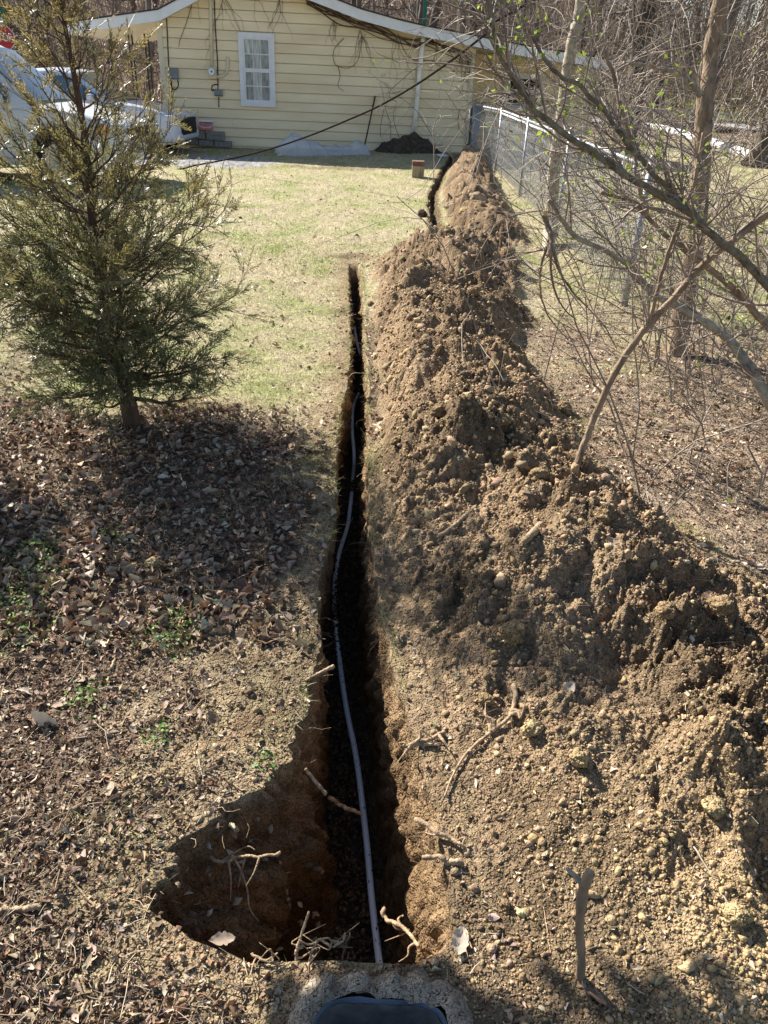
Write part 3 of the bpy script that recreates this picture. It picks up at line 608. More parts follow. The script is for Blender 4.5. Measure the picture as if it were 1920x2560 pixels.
# downspout
ds = hp(MB().tube([WP(1058, 95, .14), WP(1050, 170, .09), WP(1040, 280, .09), WP(1033, 345, .09)], [.055]*4, 12), 'downspout', M['gutter'], smooth=True)
hp(MB().tube([WP(1034, 340, .07), WP(1033, 356, .07)], [.056, .056], 12), 'downspout_collar', M['soffit'])
# electrics
em = empty('electric_meter', WP(531, 178, .1), label='round glass electric meter on a tan box on the yellow wall', cat='electric meter')
def cp(mb, name, mt, par, **k):
    o = mb.build(name, mt, None, **k); o.parent = par; o.matrix_parent_inverse = Matrix.Translation(-Vector(par.location)); return o
cp(flat(MB(), 520, 166, 541, 197, .14, .14), 'meter_box', M['soffit'], em, bevel=.01)
c = WP(529, 179, .15); cp(MB().tube([c, c+HN*.10], [.085, .078], 20), 'glass_dial', M['lens'], em, smooth=False)
c = WP(529, 179, .25); cp(MB().tube([c, c+HN*.012], [.068, .06], 20), 'dial_face', M['white'], em)
cp(MB().tube([c+HN*.0125+HS*.0, c+HN*.016+HS*.001], [.02, .02], 6), 'dial_plate', M['dark'], em)
cp(MB().tube([WP(526, -30, .05), WP(527, 30, .05), WP(530, 166, .05)], [.036]*3, 10), 'riser_conduit', M['soffit'], em, smooth=True)
cp(MB().tube(spline([WP(542, 192, .05), WP(554, 191, .05), WP(564, 184, .05), WP(569, 170, .05), WP(569, 142, .05)], 14), [.032]*14, 10), 'conduit_elbow', M['soffit'], em, smooth=True)
def wall_thing(name, u0, v0, u1, v1, mt, label, cat, wires=()):
    c = WP((u0+u1)/2, (v0+v1)/2, .06); e = empty(name, c, label=label, cat=cat); cp(flat(MB(), u0, v0, u1, v1, .12, .12), 'box_cover', mt, e, bevel=.012)
    cp(flat(MB(), u0+2, v1-3, u1-2, v1-1, .126, .004), 'box_latch', M['dark'], e)
    for w_ in wires: n_ = len(w_)*4; cp(MB().tube(spline([WP(u, v, .03) for u, v in w_], n_), [.012]*n_, 6), 'wire', M['cable'], e, smooth=True)
    return e
wall_thing('phone_box', 420, 170, 446, 199, M['greybox'], 'grey utility box with looped black wire by the house corner', 'utility box', [[(426, 200), (428, 215), (434, 224), (441, 222), (446, 212), (444, 200)], [(428, 200), (430, 230), (430, 268)], [(416, 40), (418, 80), (422, 170)]])
wall_thing('cable_box', 535, 223, 556, 241, M['greybox'], 'small grey box below the electric meter with a wire loop', 'utility box', [[(545, 198), (545, 215), (545, 223)], [(540, 223), (531, 226), (530, 216), (538, 211), (545, 213)], [(536, 0), (538, 60), (544, 160), (545, 215)], [(547, 242), (547, 268)]])
# vines on the wall
vn_ = empty('wall_vine', WP(980, 80, .2), label='bare brown vine creeping along the right eave of the house', cat='vine')
vm = NB(); r_ = random.Random(5)
base = [(770, 0), (800, 22), (850, 40), (900, 58), (950, 78), (1000, 98), (1040, 108), (1070, 100), (1110, 118), (1150, 132), (1180, 150)]
for q in range(9):
    P = [WP(u+r_.gauss(0, 5), v+r_.gauss(0, 6)+q*1.3-3, .05+.22*r_.random()) for u, v in base]; vm.tube(spline(P, 40), np.linspace(.017, .008, 40)*r_.uniform(.5, 1.1), 5)
for st, n_ in (((836, 50), 7), ((905, 90), 6), ((900, 75), 5), ((990, 95), 4), ((1050, 110), 3), ((1090, 110), 4), ((1150, 140), 6), ((560, -10), 7), ((700, -10), 6), ((640, -20), 2), ((490, 0), 2), ((1170, 150), 9)):
    for q in range(n_):
        u, v = st; P = [WP(u, v, .06)]; du = r_.gauss(0, 6); L_ = r_.uniform(5, 13) if st[1] < 0 else r_.uniform(3, 9)
        for s_ in range(int(L_)): u += du*.5+r_.gauss(0, 4); v += r_.uniform(8, 19); P.append(WP(u, min(v, 350), .03+.03*r_.random()))
        n2_ = len(P)*3; vm.tube(spline(P, n2_), np.linspace(.0045, .002, n2_), 3)
for P in ([(860, 95), (835, 125), (838, 160), (870, 170), (895, 150), (905, 100), (915, 85)], [(995, 85), (1010, 125), (1030, 148), (1050, 150), (1080, 152), (1100, 165), (1125, 170), (1145, 186)], [(1150, 272), (1145, 300), (1150, 325), (1165, 342)], [(480, 10), (465, 60), (450, 100), (447, 118)], [(845, 165), (850, 190), (845, 215), (860, 228)]):
    n_ = len(P)*5; vm.tube(spline([WP(u, v, .05) for u, v in P], n_), np.linspace(.008, .004, n_), 4)
o = addo('vine_stems', vm.mesh('vine_stems', M['bark_red'], True), vn_); o.matrix_parent_inverse = Matrix.Translation(-Vector(vn_.location)); vn_.matrix_world = Matrix.Translation(vn_.location)

# blocks against the wall
def obox(name, u0, u1, v0, v1, off, d, mt, label, cat, group=None, bev=.01, hollow=False):
    e = flat(MB(), u0, v0, u1, v1, off, d).build(name, mt, bevel=bev); return tag(e, label, cat, group)
GB = 'concrete blocks stacked by the wall'
obox('concrete_block', 455, 495, 347, 362, .34, .2, M['block'], 'concrete block at the left end of the bottom row by the car', 'concrete block', GB)
obox('concrete_block', 496, 534, 350, 366, .33, .2, M['block'], 'concrete block in the middle of the bottom row below the cooler', 'concrete block', GB)
obox('concrete_block', 536, 579, 353, 369, .34, .2, M['block'], 'concrete block at the right end of the bottom row', 'concrete block', GB)
obox('concrete_block', 472.5, 513, 326, 348, .33, .19, M['block'], 'left concrete block of the upper row under the pink cooler', 'concrete block', GB)
obox('concrete_block', 516.5, 561, 329, 351.5, .34, .19, M['block'], 'right concrete block of the upper row with bare top', 'concrete block', GB)
ck = empty('cooler', WP(513, 326, .25), label='small pink cooler with white lid on the concrete blocks', cat='cooler')
cp(flat(MB(), 496.5, 306, 531, 327, .33, .17), 'cooler_body', M['pink'], ck, bevel=.02); cp(flat(MB(), 495.5, 300, 532, 306.5, .34, .19), 'lid', M['white'], ck, bevel=.015)
cp(MB().tube(spline([WP(497, 313, .345), WP(505, 318, .37), WP(522, 319, .37), WP(531, 314, .345)], 10), [.008]*10, 6), 'handle', M['white'], ck)
# plastic sheet
xs = np.linspace(0, 1, 90); ysn = np.linspace(0, 1, 26); Vp = []
pL, pR = G(690, 378), G(928, 382)
for j, b in enumerate(ysn):
    for i_, a in enumerate(xs):
        base_ = pL*(1-a)+pR*a; back = -HN*(-.35+b*.45)
        top = np.interp(a, [0, .08, .18, .3, .45, .6, .75, .85, .93, 1], [.02, .28, .42, .30, .2, .18, .17, .30, .2, .02])
        h = top*math.sin(min(1, b*1.1)*math.pi*.62)**.7
        nz = .07*float(fbm(np.array([a*11.]), np.array([b*3.]), 131, 4)[0])+.05*abs(float(pn(np.array([a*26+b*9]), np.array([b*6.]), 133)[0]))
        p = base_+back*1.0+HN*.1; Vp.append([p[0]+.05*math.sin(a*40+b*5), p[1]+nz*.6, max(.0, h+nz*(.3+h*2))+base_[2]-.06])
Vp = np.array(Vp); nx_, ny_ = 90, 26; i = np.arange(ny_-1)[:, None]*nx_+np.arange(nx_-1)[None, :]
addo('plastic_sheet', mkmesh('plastic_sheet', Vp, np.stack([i, i+1, i+nx_+1, i+nx_], -1).reshape(-1, 4), M['plastic'], True), label='crumpled clear plastic sheeting heaped along the foot of the wall', cat='plastic sheet')
# rod leaning
addo('digging_bar', MB().tube([G(910, 374)+np.array([0, -.25, 0]), WP(938, 240, .03)], [.018, .018], 8).mesh('digging_bar', M['darksoil'], True), label='long thin dark rod leaning against the yellow wall', cat='rod')
# lumpy soil heaps
def heap(name, c, rx, ry, h, mt, label, cat, seed=0, sub=5):
    a = np.linspace(0, 2*math.pi, 56, endpoint=False); rr = np.linspace(0, 1, 22)**.8; V = [[c[0], c[1], c[2]+h*.97]]; 
    for r1 in rr[1:]:
        ex = 1+.25*pn(np.cos(a)*1.3+seed, np.sin(a)*1.3); x = c[0]+rx*r1*np.cos(a)*ex; y = c[1]+ry*r1*np.sin(a)*ex
        z = c[2]-.03+h*(1-r1**2)**1.1*(1+.3*pn(x*2.2, y*2.2, seed))+.05*billow(x*4, y*4, seed+1)*sm(0, .3, 1-r1)+.025*billow(x*11, y*11, seed+2)
        V += np.stack([x, y, z], 1).tolist()
    Fc = [[0, 1+i_, 1+(i_+1) % 56] for i_ in range(56)]
    for k_ in range(20):
        b = 1+k_*56; Fc += [[b+i_, b+56+i_, b+56+(i_+1) % 56, b+(i_+1) % 56] for i_ in range(56)]
    return addo(name, mkmesh(name, V, Fc, mt, True), label=label, cat=cat)
pb = WP(1020, 372, .45); heap('dark_soil_pile', (pb[0], pb[1], 0.0), .92, .38, .38, M['darksoil'], 'heap of dark wet soil under the foot of the downspout', 'soil pile', 3)
addo('plastic_scrap', mkmesh('plastic_scrap', [WP(1035, 350, .1), WP(1060, 352, .1), WP(1075, 362, .2), WP(1084, 382, .35), WP(1060, 384, .35), WP(1045, 368, .2)], [[0, 1, 2, 5], [2, 3, 4, 5]], M['plastic']), label='scrap of clear plastic behind the dark soil pile', cat='plastic scrap')
m1 = MB(); P = [G(1085, 386, .02), G(1100, 384, .04), G(1115, 386, .02), G(1122, 391, .015), G(1102, 392, .03)]; m1.add(P, [[0, 1, 2, 3, 4]])
m1.build('white_sheet', M['white'], label='white scrap of sheet lying by the right corner of the wall', cat='scrap')
# wood post with brick
e = empty('wooden_post', G(1044, 443), label='short square wooden post stump standing in the lawn', cat='post')
c = e.location; cp(MB().box((c[0], c[1], c[2]+.08), (.22, .20, .23)), 'post_body', M['wood'], e, bevel=.008)
b = MB().box((c[0], c[1], c[2]+.236), (.225, .21, .075)).build('brick', M['brick'], bevel=.008); tag(b, 'reddish brick cap laid on the short wooden post', 'brick')
# blue tarped posts near the corner
e = empty('blue_panel', G(1178, 388), label='upright weathered blue panels between house corner and fence', cat='panel')
for (u0, u1, mt_, off) in ((1168, 1176, M['tarp'], -.1), (1177, 1186, M['bluegrey'], -.05), (1187, 1193, M['tarp'], .0)):
    a = sz(WP(u0, 270, off)); b = sz(WP(u1, 390, off)); m1 = MB().prism([wp(a[0]-.03, b[1]-.15, off), wp(b[0]-.06, b[1]-.15, off), wp(b[0]+.02, a[1], off), wp(a[0]+.02, a[1], off)], -HN*.05); cp(m1, 'board', mt_, e)
m1 = MB()
m1.box(DP(1062, 38, 22.6), (.09, .09, .75)); m1.build('green_pole', M['green'], label='green pole end sticking up behind the right roof slope', cat='pole')

# ------------------------------------------------------------------ fence
fc = empty('chain_link_fence', (2, 17, 0), label='galvanized chain link fence from the house corner past the trees', cat='fence')
fy = [19.6, 17.06, 13.3, 9.9, 6.57]; fx = [1.62, 1.96, 1.96, 1.96, 1.965]; FHh = 1.08
for x_, y_ in zip(fx, fy):
    z_ = gz(x_, y_) if y_ < 12 else 0.
    cp(MB().tube([(x_, y_, -.1), (x_, y_, FHh+.06)], [.03, .03], 10), 'fence_post', M['galv'], fc, smooth=True)
    cp(MB().tube([(x_, y_, FHh+.06), (x_, y_, FHh+.10)], [.036, .012], 10), 'post_cap', M['galv'], fc, smooth=True)
cp(MB().tube([(a, b, FHh) for a, b in zip(fx, fy)], [.021]*5, 8), 'top_rail', M['galv'], fc, smooth=True)
nb = NB()
def chain(p0, p1, hgt, sp=.075, r=.0042):
    p0 = np.array(p0, float); p1 = np.array(p1, float); L_ = np.linalg.norm(p1-p0); d = (p1-p0)/L_; nz_ = int(hgt/sp)
    n_ = int(L_/sp); nrm = np.cross(d, [0, 0, 1])
    for k_ in range(n_):
        for sg in (0,):
            P = []
            for j in range(nz_+1): P.append(p0+d*((k_+(j % 2))*sp)+np.array([0, 0, .02+j*sp])+nrm*.004*((j % 2)*2-1))
            nb.tube(P, r, 3)
            P2 = [p0+d*((k_+1+((j+1) % 2))*sp)+np.array([0, 0, .02+j*sp])-nrm*.004*((j % 2)*2-1) for j in range(nz_+1)]
    return
chain((1.62, 19.6, 0), (1.96, 17.06, 0), FHh); chain((1.96, 17.06, 0), (1.96, 6.57, 0), FHh)
cp_o = addo('chain_mesh', nb.mesh('chain_mesh', M['wire']), fc); cp_o.matrix_parent_inverse = Matrix.Translation(-Vector(fc.location))
# back run
fc2 = empty('chain_link_fence', (6, 21.3, 0), label='second chain link run across the yard behind the trees', cat='fence')
for x_ in (2.3, 5.0, 7.7, 10.4):
    cp(MB().tube([(x_, 21.4, -.1), (x_, 21.4, FHh+.06)], [.028, .028], 8), 'fence_post', M['galv'], fc2)
cp(MB().tube([(1.8, 21.4, FHh), (12, 21.4, FHh)], [.02, .02], 8), 'top_rail', M['galv'], fc2)
nb = NB(); chain((1.8, 21.4, 0), (12, 21.4, 0), FHh, .09, .004); o = addo('chain_mesh', nb.mesh('chain_mesh', M['wire']), fc2); o.matrix_parent_inverse = Matrix.Translation(-Vector(fc2.location))

# ------------------------------------------------------------------ overhead cable
pts = [(1262, 40, 10.2), (1210, 88, 10.6), (1130, 150, 11.2), (1040, 212, 11.9), (950, 264, 12.6), (870, 300, 13.2), (780, 337, 13.8), (690, 368, 14.3), (600, 392, 14.7), (500, 411, 15.0), (400, 427, 15.2)]
P = [DP(u, v, y) for u, v, y in pts]; P.append(np.array([P[-1][0]-1.5, 15.6, -.05])); P = [np.array([2.6, 9.2, 3.0])]+P
addo('black_cable', MB().tube(spline(P, 70), [.014]*70, 8).mesh('black_cable', M['cable'], True), label='thick black cable sweeping down across the house front to the lawn', cat='cable')

# ------------------------------------------------------------------ the white pipe in the trench
pp = [(822, 2100, -.56), (805, 1960, -.565), (790, 1800, -.56), (770, 1640, -.55), (750, 1540, -.54), (735, 1440, -.53), (725, 1350, -.52), (723, 1270, -.50), (732, 1200, -.48), (750, 1140, -.45), (757, 1092, -.42)]
P = [G(u*K, v*K, z) for u, v, z in pp]; P0 = P[0]+(P[0]-P[1])*.8; P = [P0]+P
P += [G(762*K, 1040*K, -.48), G(765*K, 985*K, -.36), G(761*K, 930*K, -.34), G(763*K, 880*K, -.34), G(775*K, 850*K, -.42), G(790*K, 815*K, -.30), G(787*K, 790*K, -.27), G(775*K, 755*K, -.26), G(768*K, 722*K, -.28), G(765*K, 690*K, -.4)]
for p in P: print('pipe', np.round(p, 2), 'floor', round(float(XL(p[1])+insL(p[1])), 2), round(float(XR(p[1])-insR(p[1])), 2), round(float(-depth(p[1])), 2))
e = empty('water_pipe', P[1], label='thin white plastic pipe curving along the trench floor', cat='pipe')
Ps = spline(P, 150); cp(MB().tube(Ps, [.0108]*150, 14), 'pipe_run', M['pipe'], e, smooth=True)
sp_ = MB()
for k_ in range(60):
    a = rng.integers(6, 95); p = Ps[a]+(Ps[a+1]-Ps[a])*rng.random(); d = Ps[a+1]-Ps[a]; d /= np.linalg.norm(d); n_ = np.cross(d, [rng.normal(), rng.normal(), .2]); n_ /= np.linalg.norm(n_)
    if n_[2] < 0: n_ = -n_
    l_ = rng.uniform(.002, .008); w_ = np.cross(d, n_)*rng.uniform(.0012, .003); sp_.add([p+n_*.0112-d*l_-w_*.3, p+n_*.0115+w_, p+n_*.0112+d*l_, p+n_*.0115-w_], [[0, 1, 2, 3]])
cp(sp_, 'dirt_specks', M['speck'], e)['kind'] = 'stuff'

# ------------------------------------------------------------------ meter box at the lower edge
e = empty('meter_box', (BXC, BYC, 0), label='dirt covered rounded rim of a buried meter box at the trench end', cat='meter box')
def ring(prof, name, mt, dis=.004):
    n_ = 96; a = np.linspace(0, 2*math.pi, n_, endpoint=False); V = []
    for sc_, z_ in prof:
        c_, s_ = np.cos(a), np.sin(a); rr = 1/((np.abs(c_)**5+np.abs(s_)**5)**.2)
        x_ = BXC+BHX*sc_*rr*c_; y_ = BYC+BHY*sc_*rr*s_; q = dis*fbm(x_*30, y_*30+z_*40, 141, 3); V.append(np.stack([x_+q, y_+q, z_+q*1.2], 1))
    V = np.vstack(V); k_ = len(prof); i_ = np.arange(k_-1)[:, None]*n_; j = np.arange(n_)[None, :]; j2 = (j+1) % n_
    m_ = mkmesh(name, V, np.stack([i_+j, i_+j2, i_+n_+j2, i_+n_+j], -1).reshape(-1, 4), mt, True); o = addo(name, m_, e); o.matrix_parent_inverse = Matrix.Translation(-Vector(e.location)); return o
ring([(1.26, -.04), (1.18, .028), (1.09, .052), (1.02, .062), (.96, .062), (.91, .058), (.87, .052)], 'rim', M['concrete'], .009)
ring([(.869, .0515), (.862, .048), (.858, .038)], 'rim_edge', M['blueedge'], .002)
ring([(.857, .037), (.85, .0), (.81, -.03), (.80, -.06)], 'inner_lip', M['bluegrey'], .003)
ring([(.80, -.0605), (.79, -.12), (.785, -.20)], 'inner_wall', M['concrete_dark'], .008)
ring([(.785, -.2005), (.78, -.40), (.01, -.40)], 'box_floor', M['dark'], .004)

# ------------------------------------------------------------------ sticks, roots, clods
def onz(u, v, lift=0):
    p = G(u, v, .1)
    for _ in range(6): p = G(u, v, gz(p[0], p[1])+lift)
    return p
RG = 'roots left on the spoil'
def stick(name, pts, r0, r1, label, cat, mt='root', lift=.012, fixed=None, branches=(), group=None, knots=True):
    pts = [(u*K, v*K) for u, v in pts]; P = [onz(u, v, lift) for u, v in pts] if fixed is None else [G(u, v, fixed[i_]) for i_, (u, v) in enumerate(pts)]
    e = empty(name, P[0], label=label, cat=cat, group=group); n_ = len(P)*7; Q = spline(P, n_); L_ = np.linalg.norm(P[-1]-P[0])
    w = rng.normal(0, 1, (n_, 3)); w = (w+np.roll(w, 1, 0)+np.roll(w, -1, 0))/3*min(r0*.5, .004); Q = Q+w
    rad = np.linspace(r0, r1, n_)*(1+.14*rng.normal(0, 1, n_).clip(-1.2, 1.2)); nb_ = NB(); V, Fc = tube(Q, rad, 9); nb_.add(V, Fc)
    cp(MB().tube(Q, rad, 9), 'stem', M[mt], e, smooth=True)
    for b in branches:
        q = Q[int(b[0]*(n_-1))]; B = [q]+[q+np.array(d) for d in b[1:]]; m_ = len(B)*4; cp(MB().tube(spline(B, m_), np.linspace(r1*.8+.0008, .0008, m_), 6), 'side_root', M[mt], e, smooth=True)
    return e
def rb(n_, L_=.08, up_=.0):
    out = []
    for _ in range(n_):
        d = rng.normal(0, 1, 3)*[1, 1, .4]; d /= np.linalg.norm(d); out.append((rng.uniform(.15, .95), d*L_*.4+[0, 0, up_*.5], d*L_*.7+rng.normal(0, .012, 3)+[0, 0, up_], d*L_+rng.normal(0, .02, 3)+[0, 0, up_]))
    return out
stick('thick_root', [(888, 1190), (925, 1172), (965, 1150), (1000, 1120), (1030, 1103)], .0115, .009, 'thick pale root lying across the spoil heap beside the trench', 'root')
stick('thick_root', [(1080, 1262), (1092, 1225), (1120, 1190), (1145, 1160), (1168, 1130)], .018, .012, 'stout tan root with broken bark pointing down the heap', 'root', lift=.02)
stick('long_root', [(960, 1720), (985, 1660), (1020, 1615), (1065, 1578), (1100, 1548), (1113, 1510), (1110, 1480)], .0025, .008, 'long curved forked root hanging over the trench right edge', 'root', branches=rb(5, .07))
stick('long_root', [(900, 1765), (930, 1790), (970, 1812), (1010, 1832)], .0075, .0035, 'slim root running right from the pit edge', 'root', branches=rb(2, .05))
stick('short_root', [(915, 1850), (950, 1853), (975, 1862), (1000, 1868)], .006, .008, 'short blunt root end just below the slim root', 'root')
stick('short_root', [(870, 1612), (900, 1606), (935, 1595), (960, 1580)], .003, .007, 'pale split root poking out of the right trench wall', 'root', branches=rb(6, .07))
stick('root_end', [(650, 1476), (670, 1464), (695, 1452), (722, 1438)], .004, .006, 'pale broken root jutting over the left trench edge', 'root', fixed=(.0, .01, .02, .03))
stick('root_end', [(660, 1660), (678, 1685), (705, 1716)], .004, .006, 'pale root tip above the dark left pit wall', 'root', fixed=(-.04, -.07, -.1))
stick('root_end', [(712, 1720), (735, 1738), (760, 1750), (781, 1757)], .006, .005, 'curved brown root reaching to the white pipe', 'root', fixed=(-.2, -.24, -.26, -.28), mt='root')
stick('root_end', [(655, 1868), (680, 1875), (698, 1888)], .008, .007, 'stub of grey root low on the left pit wall', 'root', mt='root_dark', fixed=(-.3, -.3, -.3))
stick('root_end', [(828, 1960), (835, 1985), (862, 1998), (885, 2020), (905, 2045)], .006, .004, 'orange brown hooked root at the right foot of the pit', 'root', fixed=(-.22, -.22, -.2, -.17, -.13), branches=rb(4, .05))
stick('forked_root', [(455, 1852), (478, 1862), (500, 1856), (530, 1849), (565, 1850), (606, 1842)], .0045, .0035, 'bare forked root hanging over the wide part of the pit', 'root', fixed=(-.08, -.08, -.07, -.06, -.05, -.04), branches=[(.45, (.02, -.02, -.02), (.04, -.05, -.05), (.05, -.08, -.08), (.075, -.10, -.10)), (.35, (.01, -.03, -.03), (.012, -.06, -.07)), (.2, (.03, .03, 0), (.06, .04, .01), (.08, .03, .01)), (.8, (-.01, -.03, -.02), (-.03, -.05, -.05)), (.6, (-.01, -.02, -.04), (-.015, -.04, -.07))])
stick('upright_root', [(645, 2098), (640, 2060), (648, 2030), (668, 1968)], .004, .0025, 'pale upright root hooked over the near lip of the pit', 'root', fixed=(.0, .03, .05, .09), branches=rb(2, .03))
stick('upright_root', [(665, 2098), (672, 2065), (690, 2030), (722, 2045), (748, 2015)], .004, .002, 'branching root tangle at the near lip left of the pipe', 'root', fixed=(.0, .03, .05, .05, .07), branches=rb(7, .045, .01))
stick('upright_root', [(735, 2092), (742, 2060), (748, 2020)], .0025, .0015, 'dark hair thin root twig beside the root tangle', 'root', fixed=(.0, .02, .05), mt='root_dark', branches=rb(5, .035, .01))
stick('lip_root', [(545, 2060), (565, 2072), (590, 2082), (610, 2078)], .003, .002, 'small pale root lying on the left lip corner', 'root', branches=rb(4, .035, .01))
# standing stick
pb = onz(1258*K, 2112*K); e = empty('standing_stick', pb, label='grey broken stick standing upright in the soil at lower right', cat='stick')
P = [pb+np.array([0, 0, -.04])]+[DP(u*K, v*K, pb[1]+dy) for u, v, dy in ((1256, 2070, 0), (1252, 2010, .003), (1255, 1960, .0), (1262, 1915, .006), (1275, 1885, .01))]
cp(MB().tube(spline(P, 40), np.linspace(.0085, .0105, 40)*(1+.09*rng.normal(0, 1, 40)), 10), 'stem', M['bark'], e, smooth=True)
q = P[-2]; cp(MB().tube(spline([q, q+[-.015, .01, .012], q+[-.035, .015, .03]], 8), np.linspace(.007, .004, 8), 7), 'broken_stub', M['bark_grey'], e, smooth=True)
for i_, (u, v, u3, v3, r_, lab) in enumerate([(415, 870, 520, 872, .010, 'fallen grey branch on leaves right of the cedar trunk'), (0, 1515, 45, 1435, .005, 'pale curved twig at the left edge among dark leaves'), (225, 1450, 250, 1415, .009, 'short thick stick lying in the left litter'), (20, 1290, 15, 1340, .004, 'thin pale twig at the far left in shade'), (0, 1965, 90, 1958, .013, 'thick pale stick entering at the left edge'), (135, 1870, 205, 1960, .005, 'straight tan straw stem on the sunlit leaves'), (430, 1640, 440, 1700, .004, 'upright tan twig left of the pit'), (1525, 1450, 1430, 1435, .004, 'thin bent twig on the right hand spoil'), (1190, 2060, 1175, 1960, .0025, 'fine straight stem near the standing stick'), (1500, 1830, 1620, 2040, .004, 'pale forked twig at the lower right edge'), (160, 2205, 175, 2110, .007, 'flat bark strip in the lower left corner'), (1010, 1095, 890, 1085, .003, 'thin rootlet above the thick root'), (1480, 1215, 1600, 1215, .012, 'soil covered root ridge at the right edge'), (620, 2090, 560, 2120, .003, 'tiny twig below the left lip')]):
    stick('fallen_twig', [(u, v), ((u+u3)/2+rng.normal(0, 6), (v+v3)/2+rng.normal(0, 6)), (u3, v3)], r_*.62, r_*.45, lab, 'twig', mt='root' if i_ % 3 else 'bark_grey', branches=rb(1, .05) if i_ in (1, 9) else (), lift=r_*.5)

# clods and stones
import bmesh
def lump(seed, rough=.25, sub=4, sq=(1, .85, .7)):
    V, Fc = blob(seed+99, sub) ; V = V/np.array([1, .85, .7]); r = np.random.default_rng(seed)
    pl = r.normal(size=(9, 3)); pl /= np.linalg.norm(pl, axis=1)[:, None]
    for p in pl: d = V@p; k = d > .78; V[k] -= np.outer(d[k]-.78, p)*.8
    nn = .5*pn(V[:, 0]*1.6+seed, V[:, 1]*1.6+V[:, 2]*2.1)+.35*billow(V[:, 0]*3+V[:, 2]*2, V[:, 1]*3+seed)+.22*billow(V[:, 0]*8+V[:, 2]*5, V[:, 1]*8+seed)
    return V*(1+rough*nn[:, None])*np.array(sq), Fc
def clod(u, v, r_, label, mt='clodbig', name='soil_clod', cat='soil clod', rough=.4, sub=4, group='large clods on the spoil', sink=.45):
    p = onz(u*K, v*K, 0); V, Fc = lump(int(u*7+v), rough, sub); o = addo(name, mkmesh(name, V*r_, Fc, M[mt], True), loc=p+np.array([0, r_*.2, r_*sink]), label=label, cat=cat, group=group); o.rotation_euler = (rng.uniform(-.3, .3), rng.uniform(-.3, .3), rng.uniform(0, 6)); return o
for a in [(1108, 1385, .05, 'large flat dark clod propped in the shaded hollow right of the trench'), (1050, 1520, .026, 'round clod resting beside the long curved root'), (1440, 1330, .035, 'knobbly clod on the ridge at middle right'), (1560, 1320, .042, 'big shaded clod near the right edge of the spoil'), (1300, 1125, .04, 'broad flat clod among leaves at the heap edge'), (1540, 1755, .034, 'yellow crumbly clod at lower right', 'clodyellow'), (1150, 1585, .032, 'smooth yellowish clod above the sloping bank', 'clodyellow'), (1250, 1650, .028, 'pale half buried clod on the lower bank', 'clodyellow'), (1590, 1990, .03, 'bright yellow clod at the lower right corner', 'clodyellow'), (1090, 1960, .016, 'small squarish clod near the standing stick'), (930, 770, .05, 'rounded lump on the middle of the long heap'), (945, 900, .045, 'pale stone like clod halfway down the heap'), (800, 660, .03, 'small clod next to the grass edge'), (910, 590, .05, 'light clod near the far end of the first heap', 'clodyellow'), (970, 545, .07, 'grassy clod at the top end of the first heap'), (1220, 890, .05, 'brown clod on the right flank of the heap'), (1090, 915, .035, 'lump below the dark hollow on the heap'), (330, 1225, .03, 'small pointed clod of tan soil in the left leaf litter', 'clodyellow'), (1020, 640, .055, 'clod on the crest of the first heap'), (1070, 800, .045, 'clod catching the sun on the heap right flank'), (855, 960, .03, 'tan clod beside the trench edge'), (1160, 1040, .045, 'dark clod near the leaning pole foot')]:
    clod(*a[:4], mt=a[4] if len(a) > 4 else 'clodbig')
SGp = 'stones on the far heap'
clod(1030, 440, .14, 'largest flat grey brown stone on the far soil heap', 'rock', 'stone', 'stone', .3, 4, SGp, .25)
clod(975, 452, .10, 'angular tan stone left of the largest stone', 'rock', 'stone', 'stone', .3, 4, SGp, .25)
clod(1005, 462, .09, 'yellowish stone just below the largest stone', 'clodyellow', 'stone', 'stone', .3, 4, SGp, .25)
clod(912, 468, .08, 'dark clod alone on the lawn left of the far trench', 'darksoil', 'stone', 'stone', .3, 3, SGp)
clod(1095, 560, .10, 'brown lump where the two soil heaps meet', 'clodbig', 'stone', 'stone', .3, 3, SGp)

# individual large leaves
LM = []
lm_cols = [(.34, .265, .20), (.25, .165, .11), (.46, .39, .31), (.20, .125, .08)]
def bigleaf(seed, col):
    r = np.random.default_rng(seed); n_ = 17; t = np.linspace(-1, 1, n_); w = .42*np.cos(t*math.pi/2)**.7*(1+.35*np.abs(np.sin(t*7+seed)))*(.9+.2*r.random(n_)); V = []; cu = r.uniform(-.6, 1); fo = r.uniform(.1, .8)
    for i_ in range(n_):
        for j in (-1, -.5, 0, .5, 1): V.append([t[i_], w[i_]*j*math.cos(fo*abs(j)), abs(j)*w[i_]*math.sin(fo)+cu*.35*t[i_]**2+.04*math.sin(9*t[i_]+4*j)])
    i_ = np.arange(n_-1)[:, None]*5+np.arange(4)[None, :]
    return mkmesh('fallen_leaf', V, np.stack([i_, i_+1, i_+6, i_+5], -1).reshape(-1, 4), M['leaf'], True, colors=np.tile(np.array(col), (n_*5, 1)))
for q in range(12): LM.append(bigleaf(q, lm_cols[q % 4]))
def put_leaf(u, v, s, k_, label, group=None, rot=None, lift=.25):
    p = onz(u*K, v*K, s*lift); o = addo('fallen_leaf', LM[k_ % 12], loc=p, label=label, cat='leaf', group=group); o.scale = (s,)*3; o.rotation_euler = rot or (rng.normal(0, .4), rng.normal(0, .4), rng.uniform(0, 6)); return o
